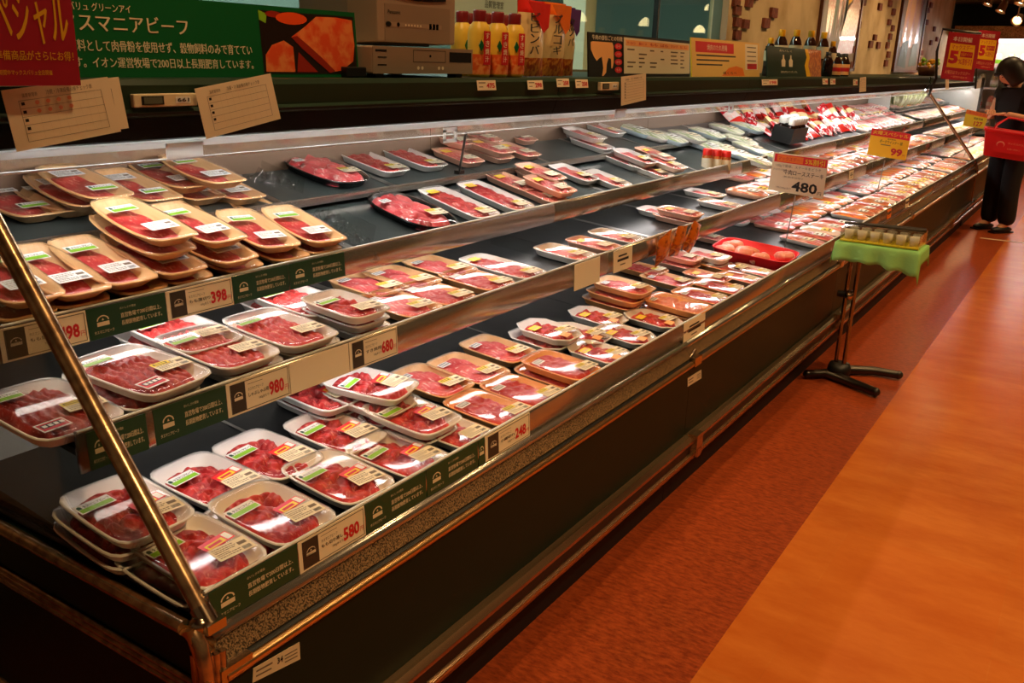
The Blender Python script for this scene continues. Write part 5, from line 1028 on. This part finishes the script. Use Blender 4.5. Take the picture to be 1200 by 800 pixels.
for x in (-.165, .165): mb.box((x, 0, .03), (.003, .18, .055), 'clear_plastic')
for y in (-.09, .09): mb.box((0, y, .03), (.33, .003, .055), 'clear_plastic')
for k in range(1, 6): mb.box((-.165+.055*k, 0, .028), (.002, .176, .048), 'clear_plastic')
mb.build('box', T); mb = MB(); mb.box((.0, 0, .060), (.335, .185, .003), 'clear_plastic'); mb.build('lid', T)
for i in range(6):
    for j in range(2):
        mb = MB(); mb.lathe([(0, 0), (.018, 0), (.022, .04), (.020, .04), (.017, .004), (0, .004)], (0, 0, 0), 'cream', 12); o = mb.build('sample_cup', loc=B+Vector((cx-.1375+.055*i, cy-.042+.084*j, zc+.0065))); tag(o, 'cream paper sample cup in the clear case, %s from the case edge, %s row' % (ORD[i], ('front', 'back')[j]), 'cup', 'sample cups in the clear case')
T = thing('tongs', 'dark serving tongs lying on the clear sample case', 'tongs', B+Vector((cx, cy, zc+.062)), (0, 0, .12))
for sgn in (-1, 1):
    mb = MB(); mb.tube([(-.17, .0, .008), (-.05, .012*sgn, .010), (.12, .022*sgn, .009), (.17, .012*sgn, .009)], [.006, .006, .007, .009], 'dark_steel', 8); mb.build('tong_arm', T)
# ceiling spot lamps
def spot(loc, aim, name_lab, watts):
    T = thing('spot_lamp', name_lab, 'spot lamp', loc, group='spot lamps under the ceiling'); d = (Vector(aim)-Vector(loc)).normalized(); R = d.to_track_quat('Z', 'Y').to_matrix()
    mb = MB(); pr = [(0, -.12), (.03, -.12), (.045, -.08), (.05, 0), (.062, .02), (.056, .02), (.044, -.01), (.02, -.06), (0, -.06)]
    n = 16; vs = [R @ Vector((r*math.cos(2*math.pi*k/n), r*math.sin(2*math.pi*k/n), z)) for r, z in pr for k in range(n)]; mb.add(vs, [(i*n+k, i*n+(k+1) % n, (i+1)*n+(k+1) % n, (i+1)*n+k) for i in range(len(pr)-1) for k in range(n)], 'lamp_shell', True); mb.build('lamp_head', T)
    mb = MB(); mb.ball(R @ Vector((0, 0, -.015)), (.036, .036, .02), 'bulb', 12, R); mb.build('bulb', T)
    mb = MB(); mb.tube([(0, 0, .02), (0, 0, 3.01-loc[2])], .008, 'lamp_shell', 8); mb.build('stem', T)
    ld = bpy.data.lights.new('spot_light', 'SPOT'); ld.energy = watts; ld.color = SPOT_COL; ld.spot_size = math.radians(95); ld.spot_blend = .7; ld.shadow_soft_size = .05
    lo = bpy.data.objects.new('spot_light', ld); C.objects.link(lo); lo.parent = T; lo.location = d*.03; lo.rotation_euler = d.to_track_quat('-Z', 'Y').to_euler()
mat('lamp_shell', (190, 150, 110), .3, metal=.8); emit_mat('bulb', (1, .86, .5), 14)
for k in range(9):
    y = .6+1.75*k; spot((.55, y, 2.72), (.15, y+.1, 0), 'warm spot lamp on the aisle row, %s from the near end' % ORD[k], SPOT_W*7)
for k in range(8):  # wall-wash row added out of view to brighten the plaster wall and ledge boards
    y = 1.6+1.5*k; spot((-1.25, y, 2.80), (-1.9, y+.1, 1.4), 'added unseen spot lamp brightening the wall and ledge, %s from the near end' % ORD[k], SPOT_W*3.2)
for k in range(8):
    y = 1.0+1.75*k; spot((-.62, y, 2.80), (-.75, y, 0), 'warm spot lamp above the case front, %s from the near end' % ORD[k], SPOT_W*2.2)
for k, (px, py, y) in enumerate(((1158, 4, 13.5), (1173, 12, 13.0), (1192, 24, 12.2), (1196, 3, 11.5))):
    q = ony(px, py, y); spot(tuple(q), (q.x+(-.5 if k != 2 else -.35), q.y-(.5 if k != 2 else 1.6), .5 if k != 2 else 1.2), ['far spot lamp hanging highest beside the red signs', 'far spot lamp tilted beside the red signs', 'glowing far spot lamp above the woman', 'far spot lamp at the frame edge above the woman'][k], SPOT_W*3)
# pendant lamps out in the aisle, mirrored in the window
emit_mat('pendant_glow', (1, .78, .36), 7)
for k, (px, py) in enumerate(((682, 22), (759, 28), (835, 10), (822, 36))):
    xv = 2*WX-1.4-.0; q = onx(px, py, xv); loc = Vector((1.4, q.y, q.z-.03)); T = thing('pendant_lamp', 'warm pendant lamp out in the aisle, %s of those mirrored in the window' % ORD[k], 'pendant lamp', loc, group='pendant lamps in the aisle')
    mb = MB(); mb.lathe([(.10, 0), (.09, .05), (.05, .10), (.015, .12), (0, .12)], (0, 0, 0), 'pendant_glow', 18); mb.build('shade', T); mb = MB(); mb.tube([(0, 0, .12), (0, 0, 3.0-loc.z)], .005, 'black', 6); mb.build('cord', T)
# lamp of the room behind
emit_mat('room_tube', (.80, 1, .92), 16)
T = thing('back_room_lamp', 'cool ceiling lamp in the room behind the window', 'ceiling lamp', (WX-1.1, 3.6, 2.94)); mb = MB(); mb.box((0, 0, 0), (.34, 3.4, .04), 'aluminium_white'); mb.build('lamp_body', T); mb = MB(); mb.box((0, 0, -.026), (.30, 3.3, .01), 'room_tube'); mb.build('diffuser', T)
q = onx(677, 60, WX-.5); mb = MB(); mb.box((0, 0, 0), (.16, .14, 1.75), 'cream'); mb.box((0, 0, .88), (.2, .18, .03), 'cream'); o = mb.build('back_room_post', loc=(WX-.6, onx(677, 60, WX-.6).y, .96)); tag(o, 'cream post in the room behind the window, past the tall pouches', 'post')
# bright wall fridge at the far end
X0f, X1f, Yf = -2.26, -.3, 16.0
T = thing('wall_fridge', 'bright multi-deck wall fridge behind the woman at the far end', 'fridge', ((X0f+X1f)/2, Yf, 0)); W_ = X1f-X0f
mb = MB(); mb.box((0, .35, 1.0), (W_, .06, 1.9), 'liner_white'); mb.box((0, 0, .25), (W_, .7, .5), 'case_green'); mb.box((0, .0, 1.98), (W_, .74, .18), 'bronze'); mb.box((-W_/2, 0, 1.0), (.05, .7, 2.0), 'aluminium_white'); mb.box((W_/2, 0, 1.0), (.05, .7, 2.0), 'aluminium_white'); mb.build('cabinet', T)
for z_ in (.52, .86, 1.18, 1.48):
    mb = MB(); mb.box((0, .10, z_), (W_-.06, .5, .03), 'aluminium_white'); mb.build('shelf', T)
mb = MB(); mb.tube([(-W_/2+.05, -.2, 1.87), (W_/2-.05, -.2, 1.87)], .02, 'tube_canopy', 8); mb.build('lamp_tube', T)
r = random.Random(12); fridge_pack = []
for me_i, (c1, c2) in enumerate((('pack_green', 'white'), ('pack_pale', 'lime'), ('pack_ham', 'white'), ('white', 'pack_red'))):
    b1 = MB(); b1.lathe([(0, 0), (.05, 0), (.055, .02), (.052, .15), (.035, .19), (.02, .2), (0, .2)], (0, 0, 0), c1, 12); b1.lathe([(.0552, .05), (.056, .055), (.056, .1), (.0552, .105)], (0, 0, 0), c2, 12); fridge_pack.append(b1.mesh('carton'))
for si, z_ in enumerate((.535, .875, 1.195, 1.495)):
    for k in range(11):
        o = bpy.data.objects.new('food_tub', fridge_pack[r.randrange(4)]); C.objects.link(o); o.location = (X0f+.12+.17*k, Yf-.03, z_+.001)
        tag(o, 'pale food tub in the far wall fridge, %s from the case side, %s shelf up' % (ORD[k], ORD[si]), 'food tub', 'food tubs in the far wall fridge')
# ------------------------------------------------------------------ the woman
def skin(name, verts, edges, radii, ma, parent, sub=2, root=0):
    me = bpy.data.meshes.new(name); me.from_pydata(verts, edges, []); o = bpy.data.objects.new(name, me); C.objects.link(o)
    md = o.modifiers.new('skin', 'SKIN'); md.use_smooth_shade = True
    for i, sv in enumerate(me.skin_vertices[0].data):
        rr_ = radii[i]; sv.radius = rr_ if isinstance(rr_, tuple) else (rr_, rr_); sv.use_root = i == root
    s_ = o.modifiers.new('sub', 'SUBSURF'); s_.levels = s_.render_levels = sub
    dg = bpy.context.evaluated_depsgraph_get(); dg.update(); m2 = bpy.data.meshes.new_from_object(o.evaluated_get(dg)); bpy.data.objects.remove(o)
    m2.materials.clear(); m2.materials.append(MATS[ma]); m2.polygons.foreach_set('use_smooth', [True]*len(m2.polygons))
    n = bpy.data.objects.new(name, m2); C.objects.link(n); n.parent = parent; return n
wp = onz(1163, 271, 0); FACE = math.atan2(-.80, -.60)       # she looks towards the case and a little to us
WT = thing('person', 'woman in black top and trousers looking down, red basket on her arm, beside the case', 'person', (wp.x+.02, wp.y+.05, .006), (0, 0, FACE))
# local frame: +x ahead of her, +y to her left, z up
J = dict(pel=(0, 0, .84), ch=(.03, 0, 1.10), nk=(.075, 0, 1.285), nk2=(.105, -.005, 1.335), hd=(.14, -.01, 1.385), sl=(.065, .155, 1.255), sr=(.065, -.155, 1.255), el=(.07, .22, 1.02), er=(.08, -.215, 1.02), wl=(.26, .10, 1.065), wr=(.275, -.05, 1.075),
         hl=(0, .085, .80), hr=(0, -.085, .80), kl=(.03, .09, .44), kr=(.02, -.09, .44), al=(-.01, .09, .075), ar=(-.01, -.095, .075), tl=(.11, .105, .03), tr=(.11, -.11, .03))
order = list(J); idx = {k: i for i, k in enumerate(order)}
E_ = [('pel', 'ch'), ('ch', 'nk'), ('nk', 'nk2'), ('nk2', 'hd'), ('ch', 'sl'), ('ch', 'sr'), ('sl', 'el'), ('sr', 'er'), ('el', 'wl'), ('er', 'wr'), ('pel', 'hl'), ('pel', 'hr'), ('hl', 'kl'), ('hr', 'kr'), ('kl', 'al'), ('kr', 'ar'), ('al', 'tl'), ('ar', 'tr')]
R_ = dict(pel=(.09, .12), ch=(.08, .105), nk=.052, nk2=.048, hd=.055, sl=.055, sr=.055, el=.037, er=.037, wl=.025, wr=.025, hl=.09, hr=.09, kl=.058, kr=.058, al=.038, ar=.038, tl=.03, tr=.03)
skin('body', [J[k] for k in order], [(idx[a], idx[b_]) for a, b_ in E_], [R_[k] for k in order], 'skin', WT)
# head with face, bowed
hd = Matrix.Translation((.165, -.015, 1.41)) @ Matrix.Rotation(-.5, 4, 'Z') @ Matrix.Rotation(.62, 4, 'Y')
mb = MB(); n = 24; vs = []
for i in range(n//2+1):
    a = math.pi*i/(n//2)
    for k in range(n):
        b_ = 2*math.pi*k/n; x, y, z_ = math.sin(a)*math.cos(b_), math.sin(a)*math.sin(b_), math.cos(a)
        wj = 1-.28*max(0, -z_)**1.4; px_, py_, pz = .092*x*(wj if x < 0 else 1-.12*max(0, -z_)), .074*y*wj, .112*z_
        if x > .75 and abs(y) < .28 and -.35 < z_ < .12: px_ += .016*(1-abs(y)/.28)*(1-abs(z_+.15)/.3)
        if x > .7 and abs(y) < .5 and .05 < z_ < .3: px_ -= .005
        vs.append(hd @ Vector((px_, py_, pz)))
mb.add(vs, [(i*n+k, (i+1)*n+k, (i+1)*n+(k+1) % n, i*n+(k+1) % n) for i in range(n//2) for k in range(n)], 'skin', True)
for sy in (-1, 1): mb.ball(hd @ Vector((-.005, sy*.074, -.005)), (.02, .008, .03), 'skin', 10)
for sy in (-1, 1): mb.ball(hd @ Vector((.079, sy*.030, .012)), (.005, .012, .005), 'ink', 10, hd.to_3x3()); mb.ball(hd @ Vector((.080, sy*.031, .030)), (.004, .015, .003), 'hair', 8, hd.to_3x3())
mb.ball(hd @ Vector((.084, 0, -.052)), (.006, .022, .006), 'lip_pink', 10, hd.to_3x3()); mb.build('head', WT)
mb = MB(); vs = []; n = 28; mrows = 14                         # bob: shell round the skull, open at the face
for i in range(mrows+1):
    a = .02+2.15*i/mrows
    for k in range(n):
        b_ = 2*math.pi*k/n; c_ = math.cos(b_); x, y, z_ = math.sin(min(a, 1.75))*c_, math.sin(min(a, 1.75))*math.sin(b_), math.cos(a) if a < 1.75 else -.18-(a-1.75)*1.5
        front = max(0, c_-.62)/.38; lift = 0
        if front > 0 and z_ < .35: z_ = .35+(z_-.35)*(1-min(1, front*2.4))
        vs.append(hd @ Vector((.122*x-.010, .106*y*(1+.10*max(0, -z_)), .134*z_+.006)))
mb.add(vs, [(i*n+k, (i+1)*n+k, (i+1)*n+(k+1) % n, i*n+(k+1) % n) for i in range(mrows) for k in range(n)], 'hair', True); o = mb.build('hair', WT); sd = o.modifiers.new('t', 'SOLIDIFY'); sd.thickness = .014
tv = ['pel', 'ch', 'nk', 'sl', 'sr', 'ul', 'ur']; JJ = dict(J, nk=(.06, 0, 1.20), pel=(0, 0, .80), ul=tuple(.62*a+.38*b_ for a, b_ in zip(J['sl'], J['el'])), ur=tuple(.62*a+.38*b_ for a, b_ in zip(J['sr'], J['er'])))
RR = dict(pel=(.125, .155), ch=(.122, .16), nk=(.09, .125), sl=.085, sr=.085, ul=.078, ur=.078)
skin('black_top', [JJ[k] for k in tv], [(0, 1), (1, 2), (1, 3), (1, 4), (3, 5), (4, 6)], [RR[k] for k in tv], 'black_cloth', WT)
lg = ['pel', 'hl', 'hr', 'kl', 'kr', 'al', 'ar']; JL = dict(J, pel=(0, 0, .86), al=(-.005, .095, .05), ar=(-.005, -.10, .05)); RL = dict(pel=(.125, .16), hl=.112, hr=.112, kl=.085, kr=.085, al=.082, ar=.082)
skin('trousers', [JL[k] for k in lg], [(0, 1), (0, 2), (1, 3), (2, 4), (3, 5), (4, 6)], [RL[k] for k in lg], 'black_cloth', WT)
for sy in (-1, 1):
    mb = MB(); mb.ball((.05, sy*.102, .028), (.125, .045, .030), 'black', 14); mb.box((.05, sy*.102, .006), (.23, .08, .012), 'black'); mb.build('shoe', WT)
def hand(name, wrist, dirv, side):
    d = Vector(dirv).normalized(); lat = d.cross(Vector((0, 0, 1))).normalized()*side; nn = lat.cross(d)*side; V = [Vector(wrist), Vector(wrist)+d*.045, Vector(wrist)+d*.08]; Ed = [(0, 1), (1, 2)]; Ra = [(.022, .016), (.030, .014), (.032, .012)]
    for i, (o_, L_) in enumerate(((-.027, .060), (-.009, .072), (.009, .068), (.027, .052))):
        b0_ = V[1]+d*.035+lat*o_; p1 = b0_+d*L_*.45-nn*.006; p2 = p1+d*L_*.3-nn*.018; p3 = p2+d*L_*.15-nn*.018; j = len(V); V += [b0_, p1, p2, p3]; Ed += [(1, j), (j, j+1), (j+1, j+2), (j+2, j+3)]; Ra += [.0095, .0088, .008, .007]
    j = len(V); t0 = V[0]+d*.025-lat*.02; V += [t0, t0-lat*.022+d*.025, t0-lat*.026+d*.05-nn*.008]; Ed += [(0, j), (j, j+1), (j+1, j+2)]; Ra += [.012, .010, .0085]
    return skin(name, [tuple(v) for v in V], Ed, Ra, 'skin', WT, 1)
hand('hand', J['wr'], (.55, .55, .1), -1); hand('hand', J['wl'], (.6, -.5, -.05), 1)
# red shopping basket hanging on her left forearm
Mw = Matrix.Translation(WT.location) @ Matrix.Rotation(FACE, 4, 'Z'); fa = (Vector(J['el'])*.45+Vector(J['wl'])*.55); hp = Mw @ fa
bx = hp + Vector((-.03, -.17, -.015)); BT = thing('shopping_basket', 'red plastic shopping basket hanging from the woman\'s forearm', 'basket', (bx.x, bx.y, bx.z-.33), (0, .10, .12))
mb = MB(); o4 = [(-1, -1), (1, -1), (1, 1), (-1, 1)]
def ringb(w_, d_, z_): return [(sx*w_/2, sy*d_/2, z_) for sx, sy in o4]
vs = ringb(.34, .22, 0)+ringb(.42, .28, .21)+ringb(.45, .31, .21)+ringb(.45, .31, .235)+ringb(.40, .265, .235)+ringb(.325, .205, .008)
mb.add(vs, [(i*4+k, i*4+(k+1) % 4, (i+1)*4+(k+1) % 4, (i+1)*4+k) for i in range(5) for k in range(4)]+[(3, 2, 1, 0), (20, 21, 22, 23)], 'basket_red'); bevel(mb.build('basket_body', BT), .008)
mb = MB(); s = Sheet(mb, (-.11, -.1385, .05), (.15, -.1385, .05), (.155, -.1460, .17), (-.115, -.1460, .17), t=.001, front='basket_red'); s.text('マックスバリュ', .38, .62, .9, .76, 'pale_red_print', bold=.02); s.text('お買い物かご', .4, .25, .8, .36, 'pale_red_print'); s.disc(.18, .55, .12, .22, 'pale_red_print'); s.disc(.18, .5, .10, .18, 'basket_red', .0009); mb.build('basket_print', BT)
for sg in (-1, 1):
    mb = MB(); mb.tube([(-.14, sg*.14, .225), (-.13, sg*.11, .27), (-.06, sg*.02, .335), (.06, sg*.02, .335), (.13, sg*.11, .27), (.14, sg*.14, .225)], .007, 'basket_red', 8); mb.build('handle', BT)
